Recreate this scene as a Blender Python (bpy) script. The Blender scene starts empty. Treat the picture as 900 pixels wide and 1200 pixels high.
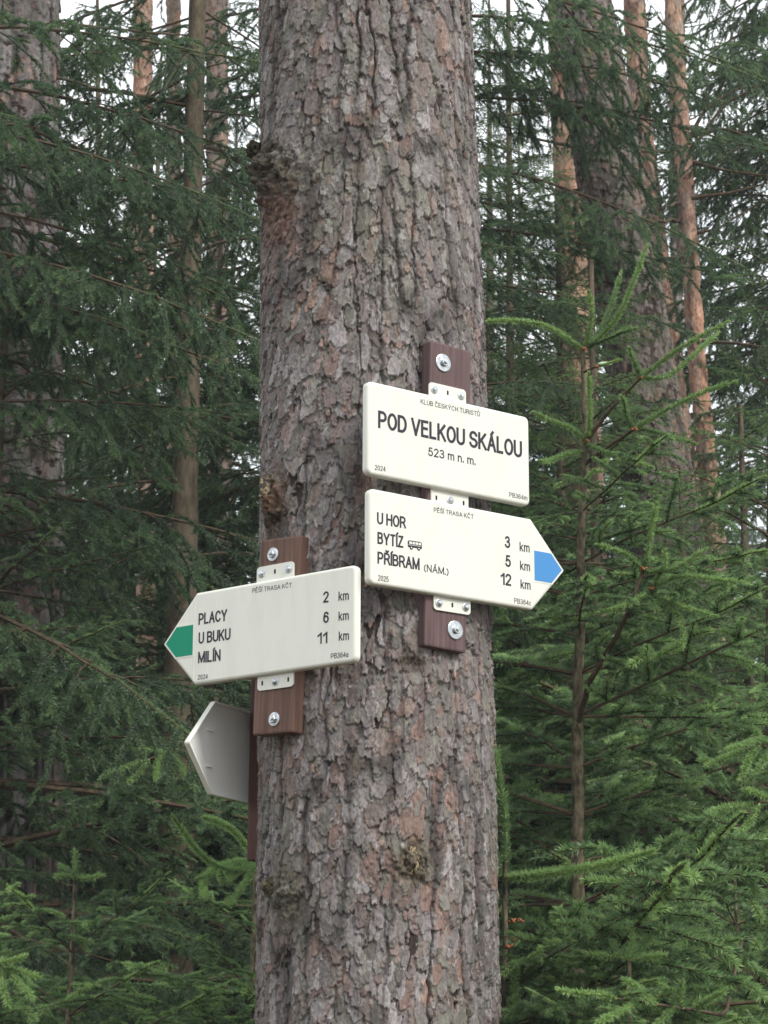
import bpy, math, random
import numpy as np
from mathutils import Vector, Matrix

R_ = math.radians
sc = bpy.context.scene
col = sc.collection
random.seed(4)

# ------------------------------------------------------------------ camera
FPX, PITCH, ROLL, CAMZ = 2700.0, 0.25452, 0.00862, 1.6      # focal length in photo pixels
cF = np.array([0, math.cos(PITCH), math.sin(PITCH)])
_r0 = np.array([1.0, 0, 0]); _u0 = np.array([0, -math.sin(PITCH), math.cos(PITCH)])
cR = _r0 * math.cos(ROLL) + _u0 * math.sin(ROLL)
cU = -_r0 * math.sin(ROLL) + _u0 * math.cos(ROLL)
CAM = np.array([0, 0, CAMZ])
cd = bpy.data.cameras.new('camera')
cam = bpy.data.objects.new('camera', cd); col.objects.link(cam)
cam.matrix_world = Matrix(((cR[0], cU[0], -cF[0], 0), (cR[1], cU[1], -cF[1], 0), (cR[2], cU[2], -cF[2], CAMZ), (0, 0, 0, 1)))
cd.sensor_fit = 'VERTICAL'; cd.sensor_height = 24; cd.lens = 24 * FPX / 1200
cd.clip_start = 0.1; cd.clip_end = 500
cd.dof.use_dof = True; cd.dof.focus_distance = 4.75; cd.dof.aperture_fstop = 14.0
sc.camera = cam

# ------------------------------------------------------------------ sky, sun, exposure
SUN_EL, SUN_AZ = R_(40), R_(136)            # azimuth clockwise from +Y: behind the camera, to its right
w = bpy.data.worlds.new('World'); sc.world = w; w.use_nodes = True
nt = w.node_tree; nt.nodes.clear()
o_ = nt.nodes.new('ShaderNodeOutputWorld'); bg = nt.nodes.new('ShaderNodeBackground')
sk = nt.nodes.new('ShaderNodeTexSky'); sk.sky_type = 'NISHITA'; sk.sun_disc = False
sk.sun_elevation = SUN_EL; sk.sun_rotation = SUN_AZ; sk.air_density = 1.2; sk.dust_density = 2.0
mx = nt.nodes.new('ShaderNodeMix'); mx.data_type = 'RGBA'
nz = nt.nodes.new('ShaderNodeTexNoise'); nz.inputs['Scale'].default_value = 2.2; nz.inputs['Detail'].default_value = 5
tc = nt.nodes.new('ShaderNodeTexCoord')
rp = nt.nodes.new('ShaderNodeValToRGB'); rp.color_ramp.elements[0].position = .3; rp.color_ramp.elements[0].color = (.45, .45, .45, 1)
rp.color_ramp.elements[1].position = .55; rp.color_ramp.elements[1].color = (1, 1, 1, 1)
nt.links.new(tc.outputs['Generated'], nz.inputs['Vector']); nt.links.new(nz.outputs['Fac'], rp.inputs['Fac'])
nt.links.new(rp.outputs['Color'], mx.inputs['Factor'])
nt.links.new(sk.outputs['Color'], mx.inputs['A']); mx.inputs['B'].default_value = (11.0, 11.3, 11.6, 1)   # cloud
nt.links.new(mx.outputs['Result'], bg.inputs['Color']); bg.inputs['Strength'].default_value = 0.10
nt.links.new(bg.outputs['Background'], o_.inputs['Surface'])
sl = bpy.data.lights.new('sun', 'SUN'); sl.energy = 2.0; sl.angle = R_(14); sl.color = (1, .96, .9)
so = bpy.data.objects.new('sun', sl); col.objects.link(so)
sd = Vector((math.sin(SUN_AZ) * math.cos(SUN_EL), math.cos(SUN_AZ) * math.cos(SUN_EL), math.sin(SUN_EL)))
so.rotation_euler = sd.to_track_quat('Z', 'Y').to_euler(); so.location = (3, -6, 12)
sc.view_settings.view_transform = 'Standard'; sc.view_settings.look = 'None'
sc.view_settings.exposure = 0.60; sc.view_settings.gamma = 1.0
sc.cycles.max_bounces = 6; sc.cycles.diffuse_bounces = 3; sc.cycles.glossy_bounces = 2; sc.cycles.transparent_max_bounces = 4
sc.cycles.use_denoising = True

# ------------------------------------------------------------------ helpers
def at(px, py, Y):
    """world point on the plane y = Y seen at photo pixel (px, py)"""
    d = cF * FPX + cR * (px - 450) - cU * (py - 600)
    return CAM + d * (Y / d[1])

def empty(name, loc, rz=0, label=None, cat=None, group=None):
    o = bpy.data.objects.new(name, None); col.objects.link(o)
    o.empty_display_size = .1
    o.location = tuple(loc); o.rotation_euler = (0, 0, rz)
    if label: tag(o, label, cat, group)
    return o

def tag(o, label, cat, group=None):
    o['label'] = label; o['category'] = cat
    if group: o['group'] = group
    return o

def link(name, me, parent=None, mats=None, label=None):
    o = bpy.data.objects.new(name, me); col.objects.link(o)
    if parent: o.parent = parent
    for m in mats or []: me.materials.append(m)
    if label: o['label'] = label
    return o

def np_mesh(name, V, F, smooth=False, mi=None, attrs=None):
    """mesh from arrays; F is (n,3) or (n,4)"""
    me = bpy.data.meshes.new(name)
    V = np.asarray(V, np.float32); F = np.asarray(F, np.int32); n, k = F.shape
    me.vertices.add(len(V)); me.vertices.foreach_set('co', V.ravel())
    me.loops.add(n * k); me.loops.foreach_set('vertex_index', F.ravel())
    me.polygons.add(n); me.polygons.foreach_set('loop_start', np.arange(0, n * k, k, dtype=np.int32))
    if mi is not None: me.polygons.foreach_set('material_index', np.asarray(mi, np.int32))
    me.polygons.foreach_set('use_smooth', np.full(n, smooth))
    for an, a in (attrs or {}).items():
        a = np.asarray(a, np.float32)
        if a.ndim == 1:
            t = me.attributes.new(an, 'FLOAT', 'POINT'); t.data.foreach_set('value', a)
        else:
            if a.shape[1] == 3: a = np.concatenate([a, np.ones((len(a), 1), np.float32)], 1)
            t = me.attributes.new(an, 'FLOAT_COLOR', 'POINT'); t.data.foreach_set('color', a.ravel())
    me.update(calc_edges=True)
    return me

def py_mesh(name, V, F, smooth=False):
    me = bpy.data.meshes.new(name); me.from_pydata([tuple(v) for v in V], [], [tuple(f) for f in F]); me.update()
    if smooth: me.polygons.foreach_set('use_smooth', [True] * len(me.polygons))
    return me

_vn_rng = np.random.default_rng(77)
def vnoise(x, y, fx, fy, per=None, seed=0):
    """smooth value noise in [-1,1]; period 'per' along x"""
    rg = np.random.default_rng(seed)
    nx = max(2, int(round(per * fx))) if per else 257
    ny = 509
    g = rg.uniform(-1, 1, (nx, ny)).astype(np.float32)
    X = x * (nx / per) if per else x * fx + 1000.3
    Yv = y * fy + 1000.7
    xi = np.floor(X).astype(int); yi = np.floor(Yv).astype(int)
    tx = X - xi; ty = Yv - yi
    tx = tx * tx * (3 - 2 * tx); ty = ty * ty * (3 - 2 * ty)
    a = g[xi % nx, yi % ny]; b = g[(xi + 1) % nx, yi % ny]; c = g[xi % nx, (yi + 1) % ny]; d = g[(xi + 1) % nx, (yi + 1) % ny]
    return (a * (1 - tx) + b * tx) * (1 - ty) + (c * (1 - tx) + d * tx) * ty

# ------------------------------------------------------------------ materials
def mat(name, base, rough=.7, spec=.3, metal=0):
    m = bpy.data.materials.new(name); m.use_nodes = True
    b = m.node_tree.nodes['Principled BSDF']
    b.inputs['Base Color'].default_value = (*base, 1); b.inputs['Roughness'].default_value = rough
    b.inputs['Specular IOR Level'].default_value = spec; b.inputs['Metallic'].default_value = metal
    return m, m.node_tree, b

def nd(nt, t, **kw):
    n = nt.nodes.new(t)
    for k, v in kw.items():
        if k in n.inputs: n.inputs[k].default_value = v
        else: setattr(n, k, v)
    return n

def noise_mix(nt, b, c0, c1, scale=(1, 1, 1), sc_=10, det=6, lo=.35, hi=.65, bump=0, bsc=60, src='Object', dist=.01):
    tc = nd(nt, 'ShaderNodeTexCoord'); mp = nd(nt, 'ShaderNodeMapping'); mp.inputs['Scale'].default_value = scale
    nt.links.new(tc.outputs[src], mp.inputs['Vector'])
    n = nd(nt, 'ShaderNodeTexNoise', Scale=sc_, Detail=det, Roughness=.6); nt.links.new(mp.outputs['Vector'], n.inputs['Vector'])
    r = nd(nt, 'ShaderNodeValToRGB'); e = r.color_ramp.elements
    e[0].position = lo; e[0].color = (*c0, 1); e[1].position = hi; e[1].color = (*c1, 1)
    nt.links.new(n.outputs['Fac'], r.inputs['Fac']); nt.links.new(r.outputs['Color'], b.inputs['Base Color'])
    if bump:
        n2 = nd(nt, 'ShaderNodeTexNoise', Scale=bsc, Detail=5, Roughness=.65); nt.links.new(mp.outputs['Vector'], n2.inputs['Vector'])
        bp = nd(nt, 'ShaderNodeBump', Strength=bump, Distance=dist); nt.links.new(n2.outputs['Fac'], bp.inputs['Height'])
        nt.links.new(bp.outputs['Normal'], b.inputs['Normal'])
    return mp, n, r

def bark_material(name, fine=140, bumpd=.0012, gain=1.0):
    """colour comes from the plate colours stored on the mesh, broken up by fine noise"""
    m, nt, b = mat(name, (.2, .18, .17), .85, .25)
    a = nd(nt, 'ShaderNodeAttribute', attribute_name='bark')
    tc = nd(nt, 'ShaderNodeTexCoord'); mp = nd(nt, 'ShaderNodeMapping'); mp.inputs['Scale'].default_value = (1, 1, .55)
    nt.links.new(tc.outputs['Object'], mp.inputs['Vector'])
    n = nd(nt, 'ShaderNodeTexNoise', Scale=fine, Detail=8, Roughness=.72); nt.links.new(mp.outputs['Vector'], n.inputs['Vector'])
    mr = nd(nt, 'ShaderNodeMapRange'); mr.inputs['From Min'].default_value = .25; mr.inputs['From Max'].default_value = .75
    mr.inputs['To Min'].default_value = .28 * gain; mr.inputs['To Max'].default_value = 1.45 * gain
    nt.links.new(n.outputs['Fac'], mr.inputs['Value'])
    mu = nd(nt, 'ShaderNodeVectorMath', operation='SCALE'); nt.links.new(a.outputs['Color'], mu.inputs[0]); nt.links.new(mr.outputs['Result'], mu.inputs['Scale'])
    # pale lichen / algae blotches
    n3 = nd(nt, 'ShaderNodeTexNoise', Scale=26, Detail=6, Roughness=.7); nt.links.new(mp.outputs['Vector'], n3.inputs['Vector'])
    r3 = nd(nt, 'ShaderNodeMapRange'); r3.inputs['From Min'].default_value = .56; r3.inputs['From Max'].default_value = .72; r3.inputs['To Max'].default_value = .5
    nt.links.new(n3.outputs['Fac'], r3.inputs['Value'])
    mx = nd(nt, 'ShaderNodeMix', data_type='RGBA'); mx.inputs['B'].default_value = (.17, .175, .125, 1)
    nt.links.new(r3.outputs['Result'], mx.inputs['Factor']); nt.links.new(mu.outputs['Vector'], mx.inputs['A'])
    nt.links.new(mx.outputs['Result'], b.inputs['Base Color'])
    bp = nd(nt, 'ShaderNodeBump', Strength=.9, Distance=bumpd); nt.links.new(n.outputs['Fac'], bp.inputs['Height']); nt.links.new(bp.outputs['Normal'], b.inputs['Normal'])
    return m

M_bark = bark_material('pine_bark')
M_bark_far = bark_material('pine_bark_far', 60, .004)
M_spbark, nt_, b_ = mat('spruce_bark', (.09, .07, .05), .9, .2)
noise_mix(nt_, b_, (.048, .038, .026), (.150, .122, .082), (1, 1, .4), 45, 6, .3, .7, .8, 90, dist=.006)
M_twig, nt_, b_ = mat('twig_bark', (.10, .065, .035), .8, .2)
noise_mix(nt_, b_, (.040, .028, .018), (.11, .080, .050), (1, 1, 1), 60, 4, .3, .7)
M_stem, nt_, b_ = mat('young_stem_bark', (.13, .1, .06), .85, .2)
noise_mix(nt_, b_, (.040, .032, .020), (.175, .15, .095), (1, 1, .45), 90, 8, .38, .64, 1, 160, dist=.003)
M_bud, nt_, b_ = mat('bud_scales', (.25, .09, .03), .6, .3)
noise_mix(nt_, b_, (.15, .05, .02), (.42, .17, .07), (1, 1, 1), 120, 4, .35, .65, .5, 150)

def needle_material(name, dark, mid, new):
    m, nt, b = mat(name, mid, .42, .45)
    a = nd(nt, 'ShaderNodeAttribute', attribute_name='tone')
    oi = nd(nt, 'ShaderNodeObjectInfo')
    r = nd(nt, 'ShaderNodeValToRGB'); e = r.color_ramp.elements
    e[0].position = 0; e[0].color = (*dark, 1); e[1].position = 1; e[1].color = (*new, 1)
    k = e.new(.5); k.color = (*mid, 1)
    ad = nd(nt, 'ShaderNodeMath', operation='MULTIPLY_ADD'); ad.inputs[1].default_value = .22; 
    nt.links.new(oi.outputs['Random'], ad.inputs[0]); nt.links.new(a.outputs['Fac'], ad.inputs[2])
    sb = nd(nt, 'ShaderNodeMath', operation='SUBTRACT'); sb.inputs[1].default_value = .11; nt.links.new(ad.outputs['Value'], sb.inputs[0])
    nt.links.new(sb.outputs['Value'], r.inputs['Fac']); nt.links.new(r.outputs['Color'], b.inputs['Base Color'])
    # a little light passes through needles
    tr = nd(nt, 'ShaderNodeBsdfTranslucent'); nt.links.new(r.outputs['Color'], tr.inputs['Color'])
    ms = nd(nt, 'ShaderNodeMixShader'); ms.inputs['Fac'].default_value = .45
    out = nt.nodes['Material Output']
    nt.links.new(b.outputs['BSDF'], ms.inputs[1]); nt.links.new(tr.outputs['BSDF'], ms.inputs[2]); nt.links.new(ms.outputs['Shader'], out.inputs['Surface'])
    return m
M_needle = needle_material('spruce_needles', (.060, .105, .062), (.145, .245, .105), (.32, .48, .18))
M_needle_old = needle_material('spruce_needles_old', (.055, .092, .062), (.115, .188, .098), (.24, .37, .145))  # darker, duller green of older spruce foliage

M_green_stem = mat('fresh_shoot_stem', (.26, .33, .11), .6)[0]

M_plate, nt_, b_ = mat('sign_plastic', (.80, .80, .70), .38, .4)
noise_mix(nt_, b_, (.600, .612, .540), (.658, .664, .598), (1.6, 1, .35), 16, 8, .28, .55, .05, 300, dist=.0004)
M_plate_back, nt_, b_ = mat('sign_plastic_back', (.74, .72, .64), .55, .3)
noise_mix(nt_, b_, (.80, .81, .78), (.88, .88, .85), (1, 1, .3), 16, 6, .3, .7)
M_ink, nt_, b_ = mat('sign_print_black', (.025, .018, .03), .5, .3)
M_blue, nt_, b_ = mat('sign_print_blue', (.055, .225, .50), .5, .25)
M_green, nt_, b_ = mat('sign_print_green', (.0, .225, .125), .5, .2)
M_zinc, nt_, b_ = mat('zinc_steel', (.62, .66, .70), .32, .5, .85)
noise_mix(nt_, b_, (.30, .33, .35), (.62, .65, .67), (1, 1, 1), 90, 5, .3, .7, .1, 200, dist=.0005)
M_slot, nt_, b_ = mat('dark_slot', (.03, .018, .012), .8, .2)  # dark inlay drawn for each slot in the mounting tabs
M_moss, nt_, b_ = mat('knot_wood', (.06, .05, .035), .95, .1)
noise_mix(nt_, b_, (.022, .017, .012), (.16, .145, .08), (1, 1, 1), 90, 8, .42, .72, 1, 120, dist=.006)
M_resin, nt_, b_ = mat('resin_wood', (.3, .22, .09), .6, .4)
noise_mix(nt_, b_, (.03, .02, .012), (.42, .33, .18), (1, 1, 1), 110, 6, .46, .66, .8, 140, dist=.004)

def wood_material(name, c0, c1):
    m, nt, b = mat(name, c0, .72, .3)
    mp, n, r = noise_mix(nt, b, c0, c1, (38, 38, 1.6), 2.6, 9, .32, .68, .55, 5, dist=.0016)
    n4 = nd(nt, 'ShaderNodeTexNoise', Scale=7, Detail=4); nt.links.new(nd(nt, 'ShaderNodeTexCoord').outputs['Object'], n4.inputs['Vector'])
    mr = nd(nt, 'ShaderNodeMapRange'); mr.inputs['To Min'].default_value = .7; mr.inputs['To Max'].default_value = 1.3
    nt.links.new(n4.outputs['Fac'], mr.inputs['Value'])
    mu = nd(nt, 'ShaderNodeVectorMath', operation='SCALE'); nt.links.new(r.outputs['Color'], mu.inputs[0]); nt.links.new(mr.outputs['Result'], mu.inputs['Scale'])
    nt.links.new(mu.outputs['Vector'], b.inputs['Base Color'])
    return m
M_wood = wood_material('stained_board', (.075, .040, .030), (.160, .092, .068))
M_wood_r = wood_material('stained_board_plum', (.072, .043, .043), (.138, .090, .088))
M_wood_d = wood_material('stained_board_dark', (.040, .016, .013), (.085, .036, .028))

# ------------------------------------------------------------------ ground
m_g, nt_, b_ = mat('forest_floor', (.08, .055, .03), .95, .1)
noise_mix(nt_, b_, (.03, .022, .012), (.12, .085, .045), (1, 1, 1), 3, 10, .35, .65, .8, 20, dist=.03)
n = 61; gx, gy = np.meshgrid(np.linspace(-150, 150, n), np.linspace(-120, 180, n), indexing='ij')
rr = np.hypot(gx, gy); gz = vnoise(gx, gy, .12, .12, seed=5) * .12 * np.clip((rr - 6) / 10, 0, 1)
V = np.stack([gx, gy, gz], -1).reshape(-1, 3)
I = np.arange(n * n).reshape(n, n)
F = np.stack([I[:-1, :-1], I[1:, :-1], I[1:, 1:], I[:-1, 1:]], -1).reshape(-1, 4)
g = link('ground', np_mesh('ground', V, F, True), None, [m_g]); g['kind'] = 'structure'
def gz_at(x, y): return float(vnoise(np.array([x]), np.array([y]), .12, .12, seed=5)[0]) * .12 * min(1, max(0, (math.hypot(x, y) - 6) / 10))

# ------------------------------------------------------------------ bark trunks
PAL_GREY = dict(top=[(.200, .180, .178), (.165, .147, .144), (.245, .226, .224), (.145, .134, .120), (.172, .162, .146), (.180, .146, .136)],
                low=[(.190, .130, .112), (.145, .102, .090), (.245, .165, .138)], deep=(.040, .027, .024))
PAL_BROWN = dict(top=[(.165, .138, .125), (.145, .122, .11), (.18, .152, .135), (.125, .12, .095)],
                 low=[(.22, .125, .085), (.17, .11, .08)], deep=(.060, .040, .032))
PAL_ORANGE = dict(top=[(.37, .225, .165), (.34, .215, .165), (.41, .27, .205), (.29, .215, .175)],
                  low=[(.42, .23, .15), (.38, .21, .14)], deep=(.22, .12, .08))
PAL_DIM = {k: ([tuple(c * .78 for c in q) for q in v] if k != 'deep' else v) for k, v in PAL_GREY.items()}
PAL_PINK = dict(top=[(.26, .20, .17), (.22, .18, .16), (.30, .22, .18)], low=[(.34, .20, .13), (.3, .18, .12)], deep=(.10, .06, .05))

def bark_trunk(name, parent, prof, thetas, zs, nfl, fw, fl, thick, pal, seed, mater, knots=(), furrow=.004, colored=True):
    """prof: (z, x, y, r) rows. Overlapping bark plates are raised on a grid wrapped round the trunk."""
    rg = np.random.default_rng(seed)
    prof = np.array(prof); prof = prof[np.argsort(prof[:, 0])]
    nu, nv = len(thetas), len(zs)
    cx = np.interp(zs, prof[:, 0], prof[:, 1]); cy = np.interp(zs, prof[:, 0], prof[:, 2]); rad = np.interp(zs, prof[:, 0], prof[:, 3])
    Rm = float(np.median(rad)); per = 2 * math.pi * Rm
    S = (thetas * Rm)[:, None] * np.ones((1, nv)); Z = zs[None, :] * np.ones((nu, 1))
    s_ax = thetas * Rm
    wx = (vnoise(S, Z, 28, 16, per, seed + 1) * .45 + vnoise(S, Z, 90, 60, per, seed + 2) * .28 + vnoise(S, Z, 240, 200, per, seed + 12) * .22) * fw * .8
    wz = (vnoise(S, Z, 40, 22, per, seed + 3) * .35 + vnoise(S, Z, 110, 80, per, seed + 4) * .22 + vnoise(S, Z, 260, 200, per, seed + 13) * .18) * fl
    H = np.zeros((nu, nv)); 
    base = vnoise(S, Z, 22, 5, per, seed + 5)
    H += np.clip(base, -1, .2) * furrow * .6
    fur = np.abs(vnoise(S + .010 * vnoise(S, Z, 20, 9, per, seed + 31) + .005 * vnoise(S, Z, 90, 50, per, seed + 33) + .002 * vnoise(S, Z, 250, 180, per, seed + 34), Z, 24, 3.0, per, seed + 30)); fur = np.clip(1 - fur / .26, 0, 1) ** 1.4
    deep = np.array(pal['deep']); low = np.array(pal['low']); top = np.array(pal['top'])
    C = deep[None, None, :] * (1 + .35 * vnoise(S, Z, 60, 30, per, seed + 6)[..., None])
    bare = vnoise(S, Z, 9, 5, per, seed + 7)
    zmin, zmax = zs[0], zs[-1]
    k = rg.random(nfl)
    sz = .40 + 1.25 * rg.random(nfl) ** 2.2; nb = nfl // 9; sz[:nb] = rg.uniform(2.2, 3.6, nb)
    ss = rg.random(nfl) * per; zz = rg.uniform(zmin, zmax, nfl)
    lv = rg.random(nfl); lv[:nb] *= .35; rel = np.where(np.arange(nfl) < nb, .45, 1.) ; an = rg.normal(-.10, .17, nfl) + .16 * np.sin(zz * 2.1 + ss * 3)
    for i in range(nfl):
        a = fw * sz[i] * (.75 + .5 * k[i]); b = fl * sz[i]
        m = max(a, b) * 1.25
        j0, j1 = np.searchsorted(zs, [zz[i] - b * 1.5, zz[i] + b * 1.5])
        if j1 - j0 < 1: continue
        for sh in (-per, 0, per):
            i0, i1 = np.searchsorted(s_ax, [ss[i] + sh - m, ss[i] + sh + m])
            if i1 - i0 < 1: continue
            sl_ = (slice(i0, i1), slice(j0, j1))
            X = S[sl_] - ss[i] - sh + wx[sl_]; Yv = Z[sl_] - zz[i] + wz[sl_]
            ca, sa = math.cos(an[i]), math.sin(an[i])
            x = (X * ca + Yv * sa) / a; y = (-X * sa + Yv * ca) / b
            x = x * (1 + .25 * y)                       # a little narrower at the top
            d = np.abs(x) ** 2.1 + np.abs(y) ** (2.2 if k[i] < .6 else 3.2)
            # lower end lifts away from the trunk, upper end tucks under the plate above
            h = (thick * (.55 * lv[i]) + thick * .75 * rel[i] * np.clip(.5 - .5 * y, 0, 1) ** 1.3 - thick * .10 * x * x) * (.6 if i < nb else 1)
            msk = (d < 1) & (h > H[sl_])
            if not msk.any(): continue
            Hs = H[sl_]; Hs[msk] = h[msk]
            pb = .035 + .32 * max(0., float(bare[min(nu - 1, np.searchsorted(s_ax, ss[i])), min(nv - 1, j0)]))
            if rg.random() < pb: c = low[rg.integers(len(low))]
            else: c = top[rg.integers(len(top))]
            if rg.random() < .15: c = .5 * c + .5 * low[rg.integers(len(low))]
            c = c * rg.uniform(.78, 1.20)
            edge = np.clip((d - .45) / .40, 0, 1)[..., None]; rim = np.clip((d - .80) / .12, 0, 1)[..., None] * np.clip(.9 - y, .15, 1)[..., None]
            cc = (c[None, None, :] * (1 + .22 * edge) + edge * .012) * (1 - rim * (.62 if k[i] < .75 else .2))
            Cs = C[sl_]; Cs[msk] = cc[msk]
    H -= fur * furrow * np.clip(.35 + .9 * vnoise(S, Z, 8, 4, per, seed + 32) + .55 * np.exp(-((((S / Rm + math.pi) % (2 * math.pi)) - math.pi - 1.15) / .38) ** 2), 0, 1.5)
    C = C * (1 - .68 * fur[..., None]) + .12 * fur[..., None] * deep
    H += vnoise(S, Z, 160, 120, per, seed + 8) * thick * .07 + vnoise(S, Z, 400, 300, per, seed + 9) * thick * .05
    # low-frequency greening
    gm = np.clip(vnoise(S, Z, 5, 3, per, seed + 10) * .8 + vnoise(S, Z, 25, 15, per, seed + 11) * .5, 0, 1)[..., None]
    C = C * (1 - gm * np.array([.09, .05, .14]))
    th = np.array(thetas)[:, None]
    Rr = rad[None, :] + H - thick * .5
    Rr = Rr + Rm * .018 * np.sin(3 * th + 1.1 * Z) + Rm * .012 * np.sin(5 * th - 2 * Z)
    for (kt, kz, ka, kb, kh, kc, rough) in knots:       # swellings and scars round old branches
        dt = (th - kt + math.pi) % (2 * math.pi) - math.pi
        q = (dt * Rm / ka) ** 2 + ((Z - kz) / kb) ** 2
        gq = np.exp(-q * 1.4)
        Rr = Rr + kh * gq + rough * gq * (vnoise(S, Z, 70, 60, per, seed + 20) + .6 * vnoise(S, Z, 180, 160, per, seed + 21))
        if kc is not None:
            f = (np.clip(gq * 2.2 + .35 * vnoise(S, Z, 60, 50, per, seed + 22) * (gq > .05), 0, 1))[..., None] * .85
            C = C * (1 - f) + f * np.array(kc) * (1 + .5 * vnoise(S, Z, 130, 110, per, seed + 23)[..., None])
    X = cx[None, :] + Rr * np.sin(th); Y = cy[None, :] - Rr * np.cos(th)
    V = np.stack([X, Y, Z], -1).reshape(-1, 3)
    I = np.arange(nu * nv).reshape(nu, nv); J = np.roll(I, -1, 0)
    F = np.stack([I[:, :-1], J[:, :-1], J[:, 1:], I[:, 1:]], -1).reshape(-1, 4)
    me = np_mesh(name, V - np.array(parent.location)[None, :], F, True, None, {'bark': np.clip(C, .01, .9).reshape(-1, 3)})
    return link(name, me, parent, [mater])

def theta_grid(nfront, nback, half=R_(105)):
    a = np.linspace(-half, half, nfront, endpoint=False); b = np.linspace(half, 2 * math.pi - half, nback, endpoint=False)
    t = np.concatenate([a, b]) % (2 * math.pi)
    return np.sort(t)

# the big pine that carries the signs
TY = 4.80
rows = [(-200, 299.5, 546), (0, 302.5, 552.5), (200, 302, 559), (400, 300.5, 566), (600, 300.5, 572), (800, 299.5, 577.5), (1000, 299, 583), (1200, 298.5, 589), (1300, 297, 593)]
prof = []
for py, xl, xr in rows:
    L, Rt = at(xl, py, TY), at(xr, py, TY); c = (L + Rt) / 2
    prof.append((c[2], c[0], TY, (Rt - L)[0] / 2 * .985 - .002))
TX = float(np.interp(2.6, [p[0] for p in prof][::-1], [p[1] for p in prof][::-1]))
zt, zb_ = prof[0][0], prof[-1][0]
prof += [(0.0, prof[-1][1] + .01, TY, .40), (.5, prof[-1][1] + .006, TY, .30), (15.0, prof[0][1] - .25, TY, .12)]
pine = empty('pine_tree', (TX, TY, 0), 0, 'thick grey-brown pine trunk in the foreground carrying all the hiking signs', 'tree')
def trunk_hit(px, py):
    d = cF * FPX + cR * (px - 450) - cU * (py - 600); P = np.array(sorted(prof))
    t = 4.0 / d[1]
    for _ in range(4000):
        q = CAM + d * t
        c = np.array([np.interp(q[2], P[:, 0], P[:, 1]), TY]); r = np.interp(q[2], P[:, 0], P[:, 3])
        if math.hypot(q[0] - c[0], q[1] - c[1]) < r or q[1] > TY: break
        t += .0015 / np.linalg.norm(d)
    return q, math.atan2(q[0] - c[0], c[1] - q[1]) % (2 * math.pi), q[2]
KN = []
for px, py, ka, kb, kh, kc, ro in [(312, 196, .085, .050, .017, (.036, .031, .022), .013), (322, 216, .095, .060, .020, (.060, .052, .035), .014), (325, 262, .07, .07, .004, (.12, .072, .055), .004),
                                   (322, 584, .040, .056, .016, (.120, .066, .034), .018), (322, 612, .030, .030, .004, (.040, .026, .018), .010), (485, 1012, .038, .042, -.004, (.10, .085, .055), .010),
                                   (468, 1010, .08, .035, .006, None, .004), (335, 1048, .055, .060, .012, (.085, .080, .055), .008), (330, 1100, .05, .06, .006, None, .002),
                                   (484, 776, .03, .022, -.006, (.075, .055, .045), .006), (372, 655, .05, .01, .004, None, 0)]:
    q, kt, kz = trunk_hit(px, py); KN.append((kt, kz, ka, kb, kh, kc, ro))
zs = np.concatenate([np.linspace(0, zb_, 40, endpoint=False), np.linspace(zb_, zt, 1280, endpoint=False), np.linspace(zt, 15, 60)])
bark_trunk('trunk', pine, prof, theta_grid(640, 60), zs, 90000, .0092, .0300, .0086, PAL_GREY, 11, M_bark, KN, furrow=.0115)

def blob(name, parent, P, r, squash, seed, mater, n=22, amp=.35, fr=40):
    th, ph = np.meshgrid(np.linspace(0, 2 * math.pi, n * 2, endpoint=False), np.linspace(0.02, math.pi - .02, n), indexing='ij')
    D = np.stack([np.sin(ph) * np.cos(th), np.sin(ph) * np.sin(th), np.cos(ph)], -1)
    N = vnoise(D[..., 0] + D[..., 2] * .7, D[..., 1] - D[..., 2] * .5, 3.1, 3.1, seed=seed) + .6 * vnoise(D[..., 0] - D[..., 2], D[..., 1] + D[..., 2], 8, 8, seed=seed + 1)
    V = D * (r * (1 + amp * N))[..., None] * np.array(squash) + np.array(P) - np.array(parent.location)
    I = np.arange(2 * n * n).reshape(2 * n, n); J = np.roll(I, -1, 0)
    F = np.stack([I[:, :-1], J[:, :-1], J[:, 1:], I[:, 1:]], -1).reshape(-1, 4)
    return link(name, np_mesh(name, V.reshape(-1, 3), F, True), parent, [mater])

for px, py, ins, r, sq, mt, lb in [(304, 178, -.004, .027, (1, 1, .75), M_moss, 'dark broken branch stub with lichen'), (334, 196, -.006, .020, (1.0, .7, 1), M_moss, None), (322, 216, -.006, .022, (1.0, .8, 1.2), M_moss, None),
                                   (319, 578, -.009, .019, (.9, .7, 1.8), M_resin, 'small flaking knot above the left board'),
                                   (482, 1008, -.002, .014, (.9, .6, 1.8), M_resin, 'knot with pale resin drips'), (322, 1040, .004, .018, (1.3, .6, 1), M_moss, None)]:
    q, kt, kz = trunk_hit(px, py)
    c = np.array([q[0], q[1], q[2]]) - np.array([math.sin(kt), -math.cos(kt), 0]) * ins
    o = blob('knot', pine, c, r, sq, int(px), mt)
    if lb: o['label'] = lb

# ------------------------------------------------------------------ signs
def plane_uv(px, py, O, yaw, tilt, y_off=0.0):
    """local (u, v) of a photo pixel on a sign's own plane"""
    X = np.array([math.cos(yaw), math.sin(yaw), 0]); N = np.array([-math.sin(yaw), math.cos(yaw), 0]); Zv = np.array([0, 0, 1.0])
    d = cF * FPX + cR * (px - 450) - cU * (py - 600)
    O2 = np.array(O) + N * y_off
    t = ((O2 - CAM) @ N) / (d @ N); q = CAM + d * t - O2
    a, b = q @ X, q @ Zv
    c, s = math.cos(tilt), math.sin(tilt)
    return a * c + b * s, -a * s + b * c

def frame(o, O, yaw, tilt):
    o.matrix_world = Matrix.Translation(Vector(O)) @ Matrix.Rotation(yaw, 4, 'Z') @ Matrix.Rotation(-tilt, 4, 'Y')

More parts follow.
